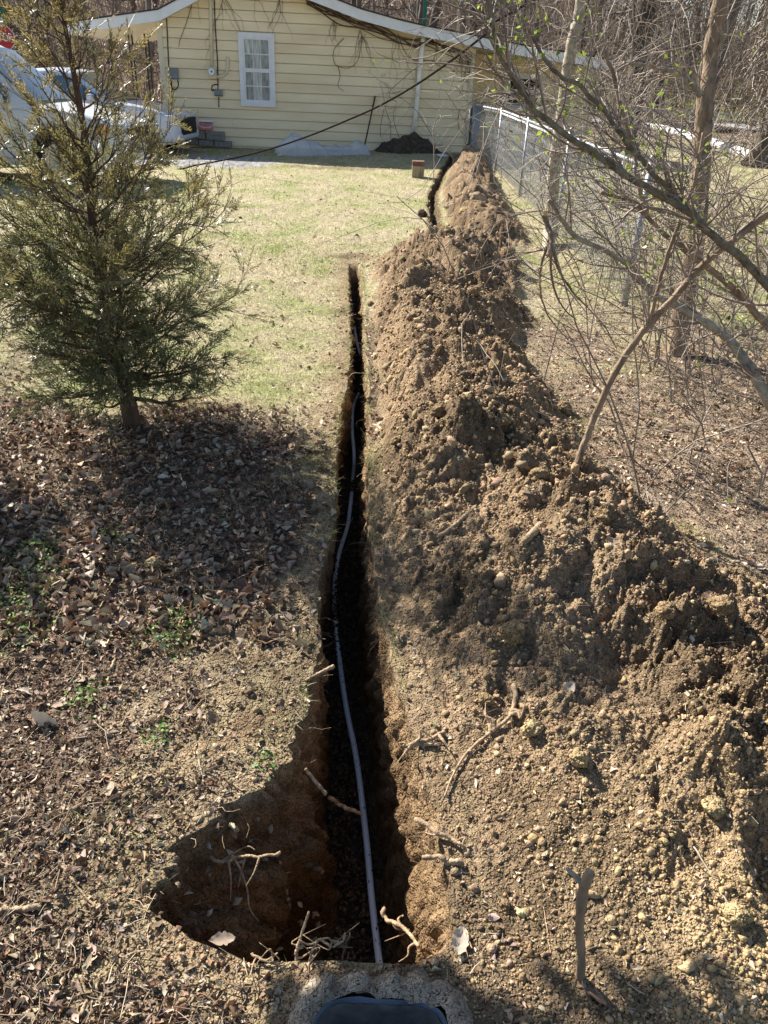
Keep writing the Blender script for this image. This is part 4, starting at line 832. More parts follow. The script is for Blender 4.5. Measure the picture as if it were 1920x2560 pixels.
for a in [(1228, 1490, .034, 2, 'pale curled leaf alone on the dark crumbly spoil'), (992, 2035, .04, 2, 'long pale twisted leaf on the bank right of the pit', (.3, .2, 1.3)), (1262, 2140, .03, 2, 'pale leaf at the foot of the standing stick', (.9, 0, 1.7)), (1282, 2150, .033, 1, 'grey brown leaf folded against the pale one by the stick', (.5, .3, 2.2)), (240, 1705, .032, 0, 'light wrinkled leaf in the left litter below the twigs'), (385, 1015, .05, 0, 'large grey leaf in the cedar shade'), (100, 1555, .05, 2, 'bleached crinkled leaf lying in left shade'), (1530, 1290, .04, 1, 'orange brown leaf near the right edge of the litter'), (225, 2250, .05, 3, 'broad brown leaf at the bottom left'), (480, 2030, .03, 0, 'grey leaf at the left bank inside the pit')]:
    put_leaf(*a[:5], rot=a[5] if len(a) > 5 else None)
k_ = 0
while k_ < 90:
    u, v = random.uniform(5, 560), random.uniform(930, 1560); p = G(u*K, v*K)
    if p[0] > XL(p[1])-.08 or masks(p[:1], p[1:2])[1][0] < .3: k_ += 1; continue
    put_leaf(u, v, random.uniform(.017, .03), random.randrange(12), 'curled dry brown leaf in the litter left of the trench', 'larger curled leaves left of the trench'); k_ += 1
for k_ in range(45):
    u, v = random.uniform(1280, 1655), random.uniform(860, 1240); put_leaf(u, v, random.uniform(.018, .032), random.randrange(12), 'sunlit dry leaf in the litter right of the spoil heap', 'larger sunlit leaves right of the spoil')

# fine roots sticking from the trench walls
nb = NB()
for k_ in range(900):
    y = math.exp(random.uniform(math.log(1.0), math.log(6.5))); left = random.random() < .45; d = random.uniform(.0, .5)**1.3*float(depth(y)); t = d/max(.05, float(depth(y)))
    x = float(XL(y)+insL(y)*t**1.4) if left else float(XR(y)-insR(y)*t**1.2); sg = 1 if left else -1; L_ = random.uniform(.015, .07)*(1 if random.random() < .85 else 1.8)
    P = [np.array([x-sg*.012, y, -d])]
    dr = np.array([sg*random.uniform(.5, 1), random.gauss(0, .7), random.gauss(-.1, .5)]); dr /= np.linalg.norm(dr)
    for s_ in range(4): P.append(P[-1]+dr*L_/4); dr = dr+rng.normal(0, .35, 3); dr /= np.linalg.norm(dr)
    nb.tube(P, np.linspace(.0011, .0004, 5)*random.uniform(.6, 1.5)*max(1, y/2), 3)
addo('root_hairs', nb.mesh('root_hairs', M['root'], True), label='fine roots bristling from the cut sides of the trench', kind='stuff')

# ------------------------------------------------------------------ cedar
cb = G(288*K, 925*K); ce = empty('cedar_tree', cb, label='young bronze green cedar with feathery sprays left of the trench', cat='tree')
tp = [(288, 925, 0), (275, 860, 0), (262, 800, .02), (238, 720, .03), (222, 640, .03), (205, 540, .02), (192, 400, 0), (180, 280, 0), (165, 190, 0), (150, 110, .02), (138, 40, .03), (128, -30, .03), (120, -110, .02)]
TPt = [DP(u*K, v*K, cb[1]+dy) for u, v, dy in tp]; TPt[0] = cb-np.array([0, 0, .06]); TR = spline(TPt, 70); tr_r = np.interp(np.linspace(0, 1, 70), [0, .1, .3, .6, 1], [.052, .038, .022, .014, .004])
cp(MB().tube(TR, tr_r*(1+.08*rng.normal(0, 1, 70)), 12), 'trunk', M['bark_red'], ce, smooth=True)
ht = TR[:, 2]
limbs = NB(); fol = NB()
def spray(fol, p, d, L_, col, w=1.):
    # one flat feathery spray: a rachis with paired scale twigs which fork once more
    d = d/np.linalg.norm(d); side = np.cross(d, rng.normal(0, 1, 3)); side /= np.linalg.norm(side)+1e-9
    bend = rng.normal(0, .18, 3)+[0, 0, .1]; n_ = max(5, int(L_/.0135)); tt = np.linspace(0, 1, n_+1); P = p+np.outer(tt*L_, d)+np.outer(tt**2*L_, bend)
    fol.tube(P[::3] if n_ > 6 else P, .0012*w, 3, np.array(col)*.8)
    V = []; C = []
    for i_ in range(1, n_+1):
        for s_ in (-1, 1):
            l_ = L_*.42*(1-tt[i_]*.72)*rng.uniform(.6, 1.15); dd = d*.85+side*s_*.62+rng.normal(0, .14, 3); dd /= np.linalg.norm(dd); q = P[i_]
            nrm = np.cross(dd, side)+rng.normal(0, .3, 3); nrm /= np.linalg.norm(nrm)+1e-9; wv = np.cross(dd, nrm)*.0022*w
            V += [q-wv*.7, q+wv*.7, q+dd*l_*.6+wv, q+dd*l_*.6-wv]; V += [q+dd*l_*.6-wv, q+dd*l_*.6+wv, q+dd*l_+wv*.25+d*l_*.1, q+dd*l_-wv*.25+d*l_*.1]; cc = np.array(col)*rng.uniform(.7, 1.3); C += [cc]*8
            if l_ > .02:
                for e_ in (-1, 1):
                    d3 = dd+side*e_*.7*s_+d*.3; d3 /= np.linalg.norm(d3); q3 = q+dd*l_*.4; V += [q3-wv*.6, q3+wv*.6, q3+d3*l_*.45+wv*.3, q3+d3*l_*.45-wv*.3]; C += [cc]*4
    V = np.array(V); fol.add(V, np.arange(len(V)).reshape(-1, 4), np.array(C))
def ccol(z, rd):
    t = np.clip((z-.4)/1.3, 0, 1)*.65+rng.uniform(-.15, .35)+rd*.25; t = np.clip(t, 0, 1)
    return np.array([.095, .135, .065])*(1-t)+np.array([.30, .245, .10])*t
nbr = 122
for k_ in range(nbr):
    f = np.interp((k_+rng.random())/nbr, [0, .74, 1], [.10, .54, .96]); i_ = int(f*69); p = TR[i_]; z = p[2]-cb[2]; az = k_*2.399+rng.normal(0, .3)
    L_ = np.interp(z, [.1, .35, .65, .95, 1.25, 1.6, 1.95, 2.3], [.31, .46, .51, .40, .28, .17, .09, .05])*rng.choice([.5, .8, 1., 1.12, 1.25])*rng.uniform(.85, 1.08)
    if math.cos(az) < 0: L_ *= 1.2
    el = np.interp(z, [.1, .6, 1.2, 2.2], [.0, .28, .6, .95])+rng.normal(0, .12)
    d = np.array([math.cos(az)*math.cos(el), math.sin(az)*math.cos(el), math.sin(el)]); n_ = 9; tt = np.linspace(0, 1, n_)
    P = p+np.outer(tt*L_, d)+np.outer(tt**2*L_*.28, [0, 0, 1])+np.cumsum(rng.normal(0, .006, (n_, 3)), 0); limbs.tube(P, np.linspace(tr_r[i_]*.30+.001, .0012, n_), 5)
    ns = int(L_/.031)
    for s_ in range(ns):
        t = .14+.86*(s_+rng.random())/ns; q = np.array([np.interp(t, tt, P[:, c]) for c in range(3)]); a2 = rng.uniform(0, 2*math.pi); ax = np.cross(d, [0, 0, 1.]); ax /= np.linalg.norm(ax); ay = np.cross(ax, d)
        dd = d*.8+(ax*math.cos(a2)+ay*math.sin(a2))*.8+np.array([0, 0, .22]); dd /= np.linalg.norm(dd); l2 = L_*rng.uniform(.18, .36)*(1.1-.5*t)+.03
        P2 = q+np.outer(np.linspace(0, 1, 4)*l2, dd)+np.outer(np.linspace(0, 1, 4)**2*l2*.2, [0, 0, 1]); limbs.tube(P2, [.0022, .0018, .0013, .0008], 3)
        for g_ in range(int((2.2+l2/.036)*np.interp(z, [.3, .7, 1.0, 1.4, 1.9], [.66, .52, .40, .34, .34]))):
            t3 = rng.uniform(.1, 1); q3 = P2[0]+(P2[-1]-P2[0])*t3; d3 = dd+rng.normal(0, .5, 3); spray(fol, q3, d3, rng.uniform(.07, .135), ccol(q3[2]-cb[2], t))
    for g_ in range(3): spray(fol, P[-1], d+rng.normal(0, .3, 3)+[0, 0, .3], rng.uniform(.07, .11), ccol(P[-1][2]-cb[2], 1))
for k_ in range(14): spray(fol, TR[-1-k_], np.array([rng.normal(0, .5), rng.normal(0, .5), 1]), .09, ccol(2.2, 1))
for nm, n_, mt in (('limbs', limbs, M['bark_red']), ('crown', fol, M['cedar'])):
    o = addo(nm, n_.mesh(nm, mt, nm == 'limbs'), ce); o.matrix_parent_inverse = Matrix.Translation(-Vector(ce.location))
print('cedar quads', sum(len(a) for a in fol.F))

# ------------------------------------------------------------------ saplings and brush at the right
def wild(name, pts, r0, r1, label, cat, mt='bark_moss', ntw=26, twL=(.25, .8), seed=0, leaves=0, sides=9, y=None, bias=(-.25, 0, .5), start=.0, gnarl=.0035):
    """pts: (u, v, distance) of the stem in the photograph"""
    rr = np.random.default_rng(seed+500); P = [DP(u, v, y_) if y_ > 0 else onz(u, v)-np.array([0, 0, .05]) for u, v, y_ in pts]
    e = empty(name, P[0], label=label, cat=cat); n_ = len(P)*8; Q = spline(P, n_); w = rr.normal(0, gnarl, (n_, 3)); w = (w+np.roll(w, 1, 0)+np.roll(w, 2, 0)+np.roll(w, 3, 0))/4; w[:3] = 0; Q = Q+w
    rad = np.linspace(r0, r1, n_)*(1+.03*rr.normal(0, 1, n_).clip(-1, 1)); cp(MB().tube(Q, rad, sides), 'trunk', M[mt], e, smooth=True)
    tw = NB(); lf = []
    def twig(p, d, L_, r_, lev):
        m_ = 7 if lev == 0 else 5; P_ = [p]; dd = d/np.linalg.norm(d); cur = rr.normal(0, .22, 3)
        for s_ in range(m_): P_.append(P_[-1]+dd*L_/m_); dd = dd+cur*.35+rr.normal(0, .13, 3); dd /= np.linalg.norm(dd)
        P_ = np.array(P_); tw.tube(P_, np.linspace(r_, r_*.35, m_+1), 4 if lev == 0 else 3)
        if lev < 2:
            for c_ in range(int(rr.integers(3, 7)) if lev == 0 else int(rr.integers(1, 4))):
                t = rr.integers(1, m_+1); d2 = (P_[t]-P_[t-1]); d2 = d2/np.linalg.norm(d2)+rr.normal(0, .65, 3); twig(P_[t], d2, L_*rr.uniform(.3, .6), r_*.5, lev+1)
        elif leaves and rr.random() < leaves: lf.append((P_[-1], P_[-1]-P_[0]))
    for k_ in range(ntw):
        t = start+(1-start)*rr.random(); i_ = min(n_-2, int(t*(n_-1))); d = Q[i_+1]-Q[i_]; d = d/np.linalg.norm(d)*.55+rr.normal(0, .6, 3)*np.array([1, .8, 1])+np.array(bias); twig(Q[i_], d, rr.uniform(*twL), min(rad[i_]*.4, .0045)+.0006, 0)
    if tw.V: o = addo('twigs', tw.mesh('twigs', M['twig'], True), e); o.matrix_parent_inverse = Matrix.Translation(-Vector(e.location))
    if lf:
        T = np.array([[-.5, 0, 0], [-.15, -.28, .05], [-.15, .28, .05], [.5, 0, .02]]); pos = []; nbl = []
        V = []; Fc = []; c_ = 0
        for p, d in lf:
            for q in range(rr.integers(2, 7)):
                Qm, _ = np.linalg.qr(rr.normal(size=(3, 3))); s_ = rr.uniform(.015, .029); V.append((T*s_)@Qm.T+p+rr.normal(0, .028, 3)); Fc.append([c_, c_+1, c_+3, c_+2]); c_ += 4
        o = addo('leaves', mkmesh('leaves', np.vstack(V), np.array(Fc), M['privet']), e, kind='stuff'); o.matrix_parent_inverse = Matrix.Translation(-Vector(e.location))
    return e
wild('leaning_pole', [(1432, 1180, -1), (1470, 1085, 3.08), (1520, 965, 3.08), (1575, 870, 3.08), (1640, 790, 3.08), (1710, 712, 3.08), (1790, 630, 3.08), (1860, 578, 3.08), (1960, 505, 3.08), (2080, 420, 3.08)], .0155, .0125, 'straight bare stem leaning right out of the soil heap', 'sapling', 'bark', 10, (.2, .5), 1, .1, start=.35)
wild('side_stem', [(1617, 822, 3.08), (1640, 740, 3.08), (1660, 660, 3.08), (1690, 580, 3.08), (1712, 525, 3.08), (1735, 450, 3.08), (1760, 330, 3.08)], .009, .006, 'thin stem rising from the straight leaning stem', 'sapling', 'bark', 8, (.2, .5), 2, .2)
wild('arching_stem', [(1990, 775, 2.9), (1920, 712, 2.9), (1860, 650, 2.9), (1800, 602, 2.9), (1745, 550, 2.9), (1690, 510, 2.9), (1600, 460, 2.9), (1500, 392, 2.9), (1405, 328, 2.9), (1335, 272, 2.9), (1290, 205, 2.9), (1265, 165, 2.9), (1240, 110, 2.9), (1232, 50, 2.9), (1222, -20, 2.9), (1205, -120, 2.9)], .0165, .005, 'long mossy stem arching left across the upper right', 'sapling', 'bark_moss', 52, (.15, .52), 3, .16, bias=(-.35, .1, .25))
wild('arching_stem', [(1730, 545, 2.95), (1690, 490, 2.96), (1625, 425, 3.0), (1560, 350, 3.02), (1515, 285, 3.05), (1450, 215, 3.05), (1402, 190, 3.05), (1352, 135, 3.05), (1312, 52, 3.05), (1240, -5, 3.05), (1150, -60, 3.05)], .011, .004, 'second arching stem above the mossy one', 'sapling', 'bark_moss', 34, (.15, .5), 4, .12, bias=(-.2, .1, .4))
wild('grey_sapling', [(1990, 1130, 3.6), (1925, 1010, 3.65), (1890, 945, 3.7), (1855, 895, 3.75), (1825, 850, 3.8), (1780, 815, 3.85), (1700, 770, 3.9), (1640, 738, 3.95), (1600, 700, 4.0), (1570, 660, 4.0), (1520, 630, 4.05), (1450, 598, 4.1), (1420, 570, 4.1), (1395, 535, 4.1), (1372, 500, 4.1)], .031, .009, 'smooth grey sapling bending left low over the leaves', 'sapling', 'bark_grey', 34, (.25, .7), 5, .06, bias=(-.2, 0, .45))
wild('brown_sapling', [(2000, 890, 4.2), (1925, 822, 4.2), (1870, 760, 4.2), (1823, 713, 4.2), (1767, 668, 4.2), (1711, 625, 4.2), (1660, 585, 4.2), (1620, 545, 4.2), (1580, 505, 4.2), (1500, 480, 4.2)], .022, .007, 'brown sapling crossing behind the straight leaning stem', 'sapling', 'bark', 24, (.25, .7), 6, .08)
wild('vertical_sapling', [(1620, 545, 4.3), (1600, 470, 4.3), (1585, 380, 4.3), (1560, 290, 4.3), (1525, 170, 4.35), (1515, 130, 4.35)], .013, .009, 'snapped upright stem with a splintered pale top', 'sapling', 'bark', 10, (.2, .5), 7, .1)
wild('tree', [(1372, 640, -1), (1375, 560, 9.4), (1385, 430, 9.4), (1402, 300, 9.45), (1418, 190, 9.5), (1432, 100, 9.5), (1452, 0, 9.55), (1470, -120, 9.6), (1500, -300, 9.6)], .078, .05, 'pale slender tree trunk standing at the right end of the far heap', 'tree', 'bark_grey', 46, (.5, 1.7), 8, .02, 12, bias=(0, 0, .4), gnarl=.01)
wild('tree', [(1690, 885, -1), (1702, 800, 5.35), (1722, 690, 5.4), (1740, 560, 5.4), (1752, 430, 5.45), (1758, 330, 5.5), (1765, 250, 5.5), (1782, 120, 5.6), (1800, 0, 5.6), (1815, -120, 5.6), (1830, -300, 5.6)], .07, .04, 'rough brown tree trunk rising from leaves behind the leaning stem', 'tree', 'bark', 50, (.4, 1.3), 9, .05, 12, gnarl=.01)
wild('tree_limb', [(1752, 240, 5.45), (1725, 205, 5.45), (1680, 180, 5.4), (1640, 168, 5.4), (1560, 158, 5.3)], .022, .008, 'pale limb curving left from the rough brown tree', 'tree limb', 'bark_grey', 10, (.3, .7), 10)
# splintered stub
e = wild('broken_stub', [(1372, 640, 3.9), (1378, 600, 3.95), (1368, 560, 4.0), (1362, 540, 4.0)], .012, .014, 'snapped stem with pale splintered end by the heap', 'stub', 'bark', 0, seed=11)
m1 = MB()
for q in range(7): p = DP(1362+random.uniform(-6, 8), 545, 4.0); m1.tube([p, p+np.array([random.gauss(0, .01), 0, .03+random.random()*.03])], [.006, .001], 5)
cp(m1, 'splinters', M['splinter'], e)
for q, pl in enumerate([[(1375, 600), (1355, 660), (1350, 720), (1370, 790), (1420, 850)], [(1378, 610), (1400, 680), (1440, 740), (1500, 800), (1540, 870)], [(1376, 620), (1380, 700), (1400, 760), (1440, 800)]]):
    wild('hanging_branch', [(u, v, 3.95) for u, v in pl], .008, .003, ['drooping branch curling left from the snapped stem', 'long thin branch trailing right from the snapped stem', 'short thin branch hanging below the snapped stem'][q], 'branch', 'bark', 9, (.15, .4), 12+q, .0, 6)
# thickets (several shrubs) filling the right side
for q, (u, v, y_, n_, lab) in enumerate([(1900, 620, 3.2, 9, 'twiggy shrub at the right edge above the grey sapling'), (1850, 480, 4.8, 20, 'tangled bare shrub in front of the white pipe'), (1560, 560, 7.0, 14, 'bare shrub growing through the fence'), (1290, 330, 15.5, 10, 'bare brush clinging to the fence by the house corner'), (1195, 260, 19, 16, 'vine tangle hugging the right house corner'), (1640, 330, 12, 14, 'dense brown brush behind the fence'), (1880, 330, 9, 18, 'high tangled brush at the far right'), (1450, 250, 14, 12, 'thin brush between trunk and side wall'), (1780, 760, 4.6, 8, 'low twigs around the rough tree foot'), (1320, 420, 11, 8, 'few bare stems beside the pale tree')]):
    b_ = DP(u, v, y_); r_ = np.random.default_rng(q+40); g0 = gz(b_[0], min(b_[1], 22)) if b_[1] < 22 else 0
    n_ = n_; e = empty('bare_shrub', (b_[0], b_[1], g0), label=lab, cat='shrub'); tw = NB(); H_ = {3: 1.9, 4: 2.3}.get(q, min(3.2, 1.2+y_*.18)); wd_ = .35+.07*y_
    lfV = []; lfF = []
    if q < 3 and q != 2: H_ = 1.6; wd_ = .45
    for s_ in range(n_):
        p = np.array([b_[0]+r_.normal(0, wd_*.6), b_[1]+r_.normal(0, wd_*.6), g0-.03]); d = np.array([r_.normal(0, .35), r_.normal(0, .3), 1.]); L_ = H_*r_.uniform(.5, 1.1); P_ = [p]
        for t in range(9): P_.append(P_[-1]+d/np.linalg.norm(d)*L_/9); d = d+r_.normal(0, .22, 3)
        tw.tube(P_, np.linspace(.0045, .0016, 10)*(1+y_*.05), 4)
        for c_ in range(9):
            t = r_.integers(2, 9); P2 = [P_[t]]; d2 = np.array([r_.normal(0, 1), r_.normal(0, .8), r_.normal(.3, .6)])
            for t2 in range(4): P2.append(P2[-1]+d2/np.linalg.norm(d2)*L_*.08*r_.uniform(.6, 1.4)); d2 = d2+r_.normal(0, .35, 3)
            tw.tube(P2, np.linspace(.0022, .0009, 5)*(1+y_*.06), 3)
            if r_.random() < .08 and y_ < 10: s2 = .02; Qm, _ = np.linalg.qr(r_.normal(size=(3, 3))); T = np.array([[-.5, 0, 0], [-.1, -.3, .05], [.5, 0, 0], [-.1, .3, .05]])*r_.uniform(.02, .035); k3 = len(lfV)*4; lfV.append(T@Qm.T+P2[-1]); lfF.append([k3, k3+1, k3+2, k3+3])
    o = addo('twigs', tw.mesh('twigs', M['twig'], True), e); o.matrix_parent_inverse = Matrix.Translation(-Vector(e.location))
    if lfV: o = addo('leaves', mkmesh('leaves', np.vstack(lfV), np.array(lfF), M['privet']), e, kind='stuff'); o.matrix_parent_inverse = Matrix.Translation(-Vector(e.location))

# unseen tree at the left, its leaf clumps placed to shade the near ground
e = empty('unseen_shade_tree', (-4.6, 3.2, 0), label='unseen evergreen tree past the left edge, its clumps placed to cast shade', cat='tree')
cp(MB().tube([(-4.6, 3.2, -.1), (-4.5, 3.2, 1.5), (-4.3, 3.2, 3.6)], [.07, .05, .02], 8), 'trunk', M['bark_red'], e, smooth=True)
fo2 = NB()
def shade_clump(cx, cy, cz, rx, ry, rz, n_):
    for k_ in range(n_):
        p = np.array([cx, cy, cz])+rng.normal(0, .42, 3).clip(-.7, .7)*[rx, ry, rz]; d = rng.normal(0, 1, 3)
        d /= np.linalg.norm(d); w_ = np.cross(d, rng.normal(0, 1, 3)); w_ /= np.linalg.norm(w_); a = p; b = p+d*.12
        fo2.add(np.array([a-w_*.008, a+w_*.008, b+w_*.03, b-w_*.03]), np.array([[0, 1, 2, 3]]), (.06, .07, .03))
SHT = [(.15, .60, .5, 3.3), (-.3, .48, .36, 3.0), (.75, .62, .42, 4.5), (-1.75, 2.5, .75, 3.6), (-2.3, 3.0, .7, 3.4), (-1.02, .66, .24, 3.0)]
for gx, gy, rad_, t_ in SHT:
    c_ = np.array([gx, gy, 0])+np.array(sv)*t_; shade_clump(c_[0], c_[1], c_[2], rad_*.62, rad_*.5, rad_*.4, int(900*rad_))
    cp(MB().tube([(-4.4, 3.2, min(3.2, c_[2]+.6)), tuple(c_)], [.02, .008], 6), 'limb', M['bark_red'], e)
o = addo('crown', fo2.mesh('crown', M['cedar']), e); o.matrix_parent_inverse = Matrix.Translation(-Vector(e.location))

# ------------------------------------------------------------------ cars
def car(name, base, yaw, L_, Wd, Ht, paint, label, cat, suv=True, hoodz=.98, beltz=.98, wb=(.82, 3.55), wr=.34, amber=True, darkgrille=False, gh_=.17):
    e = empty(name, base, label=label, cat=cat); e.rotation_euler = (0, 0, yaw)     # local: nose at +X end (x=0), y right
    xs_ = np.linspace(0, L_, 90); w2 = Wd/2
    ztop = np.interp(xs_, [0, .06, .25, .7, 1.25, L_-.9, L_-.1, L_], [hoodz-.32, hoodz-.22, hoodz-.12, hoodz-.04, hoodz+.03, beltz+.03, beltz, beltz-.3])
    zbot = np.full_like(xs_, .24); zbot[:4] = [.34, .28, .26, .25]
    for wx in wb: k = np.abs(xs_-wx) < wr+.07; zbot[k] = np.maximum(zbot[k], wr*1.0+np.sqrt(np.maximum(0, (wr+.07)**2-(xs_[k]-wx)**2))-.0)
    wdt = w2*np.interp(xs_, [0, .08, .3, .8, L_-.6, L_-.1, L_], [.72, .84, .94, 1, 1, .95, .8])
    V = []; 
    prof = [(0, 1.0, 1), (.55, 1.0, .985), (.8, .97, .97), (.93, .9, .93), (.99, .8, .85), (1.0, .62, .6), (1.0, .35, .3), (.985, .15, .1), (.96, .0, 0)]
    for i_, x_ in enumerate(xs_):
        row = []
        for wv, _, hv in prof: row.append([-x_, wv*wdt[i_], zbot[i_]+(ztop[i_]-zbot[i_])*hv])
        V += [[a, -b, c_] for a, b, c_ in row[:0:-1]]+row
    k_ = len(prof)*2-1; i_ = np.arange(89)[:, None]*k_+np.arange(k_-1)[None, :]; Fq_ = np.stack([i_, i_+k_, i_+k_+1, i_+1], -1).reshape(-1, 4)
    Fl = Fq_.tolist()+[list(range(k_)), list(range(89*k_, 90*k_))[::-1]]
    body = addo('body', mkmesh('body', V, Fl, paint, True), e)
    a0, a1, a2, a3 = (1.2, 2.05, L_-1.0, L_-.25) if suv else (1.25, 2.15, L_-1.5, L_-.7)
    def gh(o_=0.):
        pts = [(a0, beltz, w2*.93), (a1, Ht-.03, w2*.76), ((a1+a2)/2, Ht+.01, w2*.77), (a2, Ht-.04, w2*.74), (a3, beltz, w2*.9)]; return pts
    g_ = gh(); xx = np.linspace(a0, a3, 40); zz = np.interp(xx, [p[0] for p in g_], [p[1] for p in g_]); zz[0] -= .05; zz[-1] -= .05
    ww = np.interp(zz, [beltz, Ht], [w2*.93, w2*.76]); V = []
    for x_, z_, w_ in zip(xx, zz, ww):
        row = [(0, z_+.015), (w_*.6, z_+.008), (w_*.92, z_-.03*min(1, (z_-beltz)/.3)), (w_, z_-.08*min(1, max(0, (z_-beltz)/.3))), (w2*.95, beltz-.04)]
        V += [[-x_, -a, b] for a, b in row[:0:-1]]+[[-x_, a, b] for a, b in row]
    k_ = 9; i_ = np.arange(39)[:, None]*k_+np.arange(8)[None, :]; addo('cabin', mkmesh('cabin', V, np.stack([i_, i_+k_, i_+k_+1, i_+1], -1).reshape(-1, 4), paint, True), e)
    def cab(x_, t):                      # point on side glass plane
        z_ = beltz+.02+(np.interp(x_, [p[0] for p in g_], [p[1] for p in g_])-beltz-.11)*t; return z_, np.interp(z_, [beltz-.04, Ht], [w2*.962, w2*.79])
    # windscreen
    ws = []
    for t in np.linspace(.04, .93, 7):
        x_ = a0+(a1-a0)*t; z_ = np.interp(x_, [p[0] for p in g_], [p[1] for p in g_])
        w_ = np.interp(z_, [beltz, Ht], [w2*.9, w2*.73]); ws += [[-x_+.012, -w_*.93, z_+.0], [-x_+.014, -w_*.5, z_+.03], [-x_+.014, 0, z_+.034], [-x_+.014, w_*.5, z_+.03], [-x_+.012, w_*.93, z_+.0]]
    i_ = np.arange(6)[:, None]*5+np.arange(4)[None, :]; addo('windshield', mkmesh('windshield', ws, np.stack([i_, i_+1, i_+6, i_+5], -1).reshape(-1, 4), M['carglass'], True), e)
    for sg in (-1, 1):
        for (x0, x1) in ((a0+.35, (a0+a3)/2-.1), ((a0+a3)/2-.0, a3-.3)):
            pl = []
            for x_ in np.linspace(x0, x1, 8): z_, w_ = cab(x_, .04); pl.append([-x_, sg*(w_+.008), z_])
            for x_ in np.linspace(x1, x0, 8): z_, w_ = cab(x_, .96); pl.append([-x_, sg*(w_+.008), z_])
            addo('side_window', MB().poly(pl).mesh('side_window', M['carglass']), e)
        hx = -.10; b = MB().box((-.16, sg*w2*.80, hoodz-.26), (.28, .20, .15)); o = b.build('headlight', M['lens'], e, bevel=.04)
        if amber: MB().box((-.30, sg*(w2*.90), hoodz-.27), (.18, .10, .12)).build('turn_signal', M['amber'], e, bevel=.02)
        MB().box((-a0-.45, sg*(w2+.08), beltz+.08), (.12, .18, .14)).build('mirror', paint, e, bevel=.04)
        for wx in wb:
            w_ = MB().tube([(-wx, sg*(w2-.22), wr), (-wx, sg*(w2-.03), wr), (-wx, sg*(w2-.01), wr)], [wr, wr, wr-.03], 28).build('wheel', M['tyre'], e)
            rm = MB().tube([(-wx, sg*(w2-.1), wr), (-wx, sg*(w2-.004), wr)], [wr*.62, wr*.58], 20)
            for s_ in range(5): a = s_*1.2566; rm.box((-wx+math.cos(a)*wr*.3, sg*(w2+.0), wr+math.sin(a)*wr*.3), (wr*.6, .015, .05), Matrix.Rotation(-a, 3, 'Y'))
            rm.build('rim', M['rim'], w_)
    for sg in (-1, 1):
        MB().tube([(-wb[0], sg*(w2-.3), wr), (-wb[0], sg*(w2-.28), wr)], [wr+.08]*2, 20).build('wheel_well', M['dark'], e); MB().tube([(-wb[1], sg*(w2-.3), wr), (-wb[1], sg*(w2-.28), wr)], [wr+.08]*2, 20).build('wheel_well', M['dark'], e)
    MB().box((-.02, 0, hoodz-.25-gh_/2), (.10, Wd*.56, gh_)).build('grille', M['dark'], e, bevel=.02)
    MB().box((-.05, 0, .38), (.16, Wd*.76, .16)).build('bumper', paint if not darkgrille else M['dark'], e, bevel=.05)
    MB().box((-1.95, -w2-.003, .62), (.006, .006, .62)).build('door_seam', M['dark'], e); MB().box((-L_/2, 0, .30), (L_*.8, Wd*.8, .1)).build('underbody', M['dark'], e)
    return e
c1 = DP(322, 330, 12.6); car('parked_car', (c1[0], c1[1]+.5, 0), R(2), 4.9, 1.9, 1.78, M['carpaint'], 'silver white minivan half out of frame behind the cedar', 'car', True, 1.02, 1.02, (.95, 3.9), .35)
c2 = DP(452, 300, 18.0); car('parked_car', (c2[0], c2[1]+.6, -.12), R(-3), 4.7, 1.85, 1.55, M['carpaint_blue'], 'pale blue white sedan with black grille parked at the house corner', 'car', False, .98, .98, (.85, 3.6), .33, amber=False, gh_=.34)
c3 = DP(60, 170, 24.5); car('parked_car', (c3[0]+.2, c3[1], -.1), R(8), 4.8, 1.9, 1.85, M['carpaint_dark'], 'dark car roof showing under the stop sign', 'car', True, 1.05, 1.05, (.9, 3.8), .36, amber=False)

# ------------------------------------------------------------------ stop sign
sc_ = DP(9, 94, 30.5); e = empty('stop_sign', (sc_[0], sc_[1], 0), label='red octagonal stop sign with green street blades on top', cat='stop sign')
def octa(r_): return [[r_*math.cos(R(22.5+45*i_)), r_*math.sin(R(22.5+45*i_))] for i_ in range(8)]
def sgn(pts, y0, d, nm, mt, dz=0): return cp(MB().prism([[sc_[0]+a, sc_[1]+y0, sc_[2]+b+dz] for a, b in pts], (0, d, 0)), nm, mt, e)
r_ = .375/math.cos(R(22.5)); sgn(octa(r_), 0, .004, 'sign_plate', M['signwhite']); sgn(octa(r_*.945), -.004, .003, 'sign_face', M['red'])
cp(MB().tube([(sc_[0], sc_[1]+.04, -.2), (sc_[0], sc_[1]+.04, sc_[2]+.95)], [.03, .03], 8), 'sign_post', M['galv'], e)
def text(s_, size, loc, nm, mt, par, ext=.003, rz=0):
    cu = bpy.data.curves.new(nm, 'FONT'); cu.body = s_; cu.size = size; cu.extrude = ext; cu.align_x = 'CENTER'; cu.align_y = 'CENTER'; cu.offset = size*.012; t = bpy.data.objects.new(nm, cu); COL.objects.link(t)
    bpy.context.view_layer.update(); m_ = bpy.data.meshes.new_from_object(t); bpy.data.objects.remove(t); m_.materials.clear(); m_.materials.append(mt); o = addo(nm, m_, par)
    o.matrix_parent_inverse = Matrix.Translation(-Vector(par.location)); o.location = loc; o.rotation_euler = (R(90), 0, rz); o.scale = (.82, 1.15, 1); return o
text('STOP', .30, (sc_[0], sc_[1]-.009, sc_[2]), 'lettering', M['signwhite'], e)
bl = [[-.55, .40], [.26, .40], [.26, .62], [-.55, .62]]; sgn(bl, .0, .004, 'street_blade', M['green']); text('WATER', .17, (sc_[0]-.14, sc_[1]-.006, sc_[2]+.50), 'lettering', M['signwhite'], e)
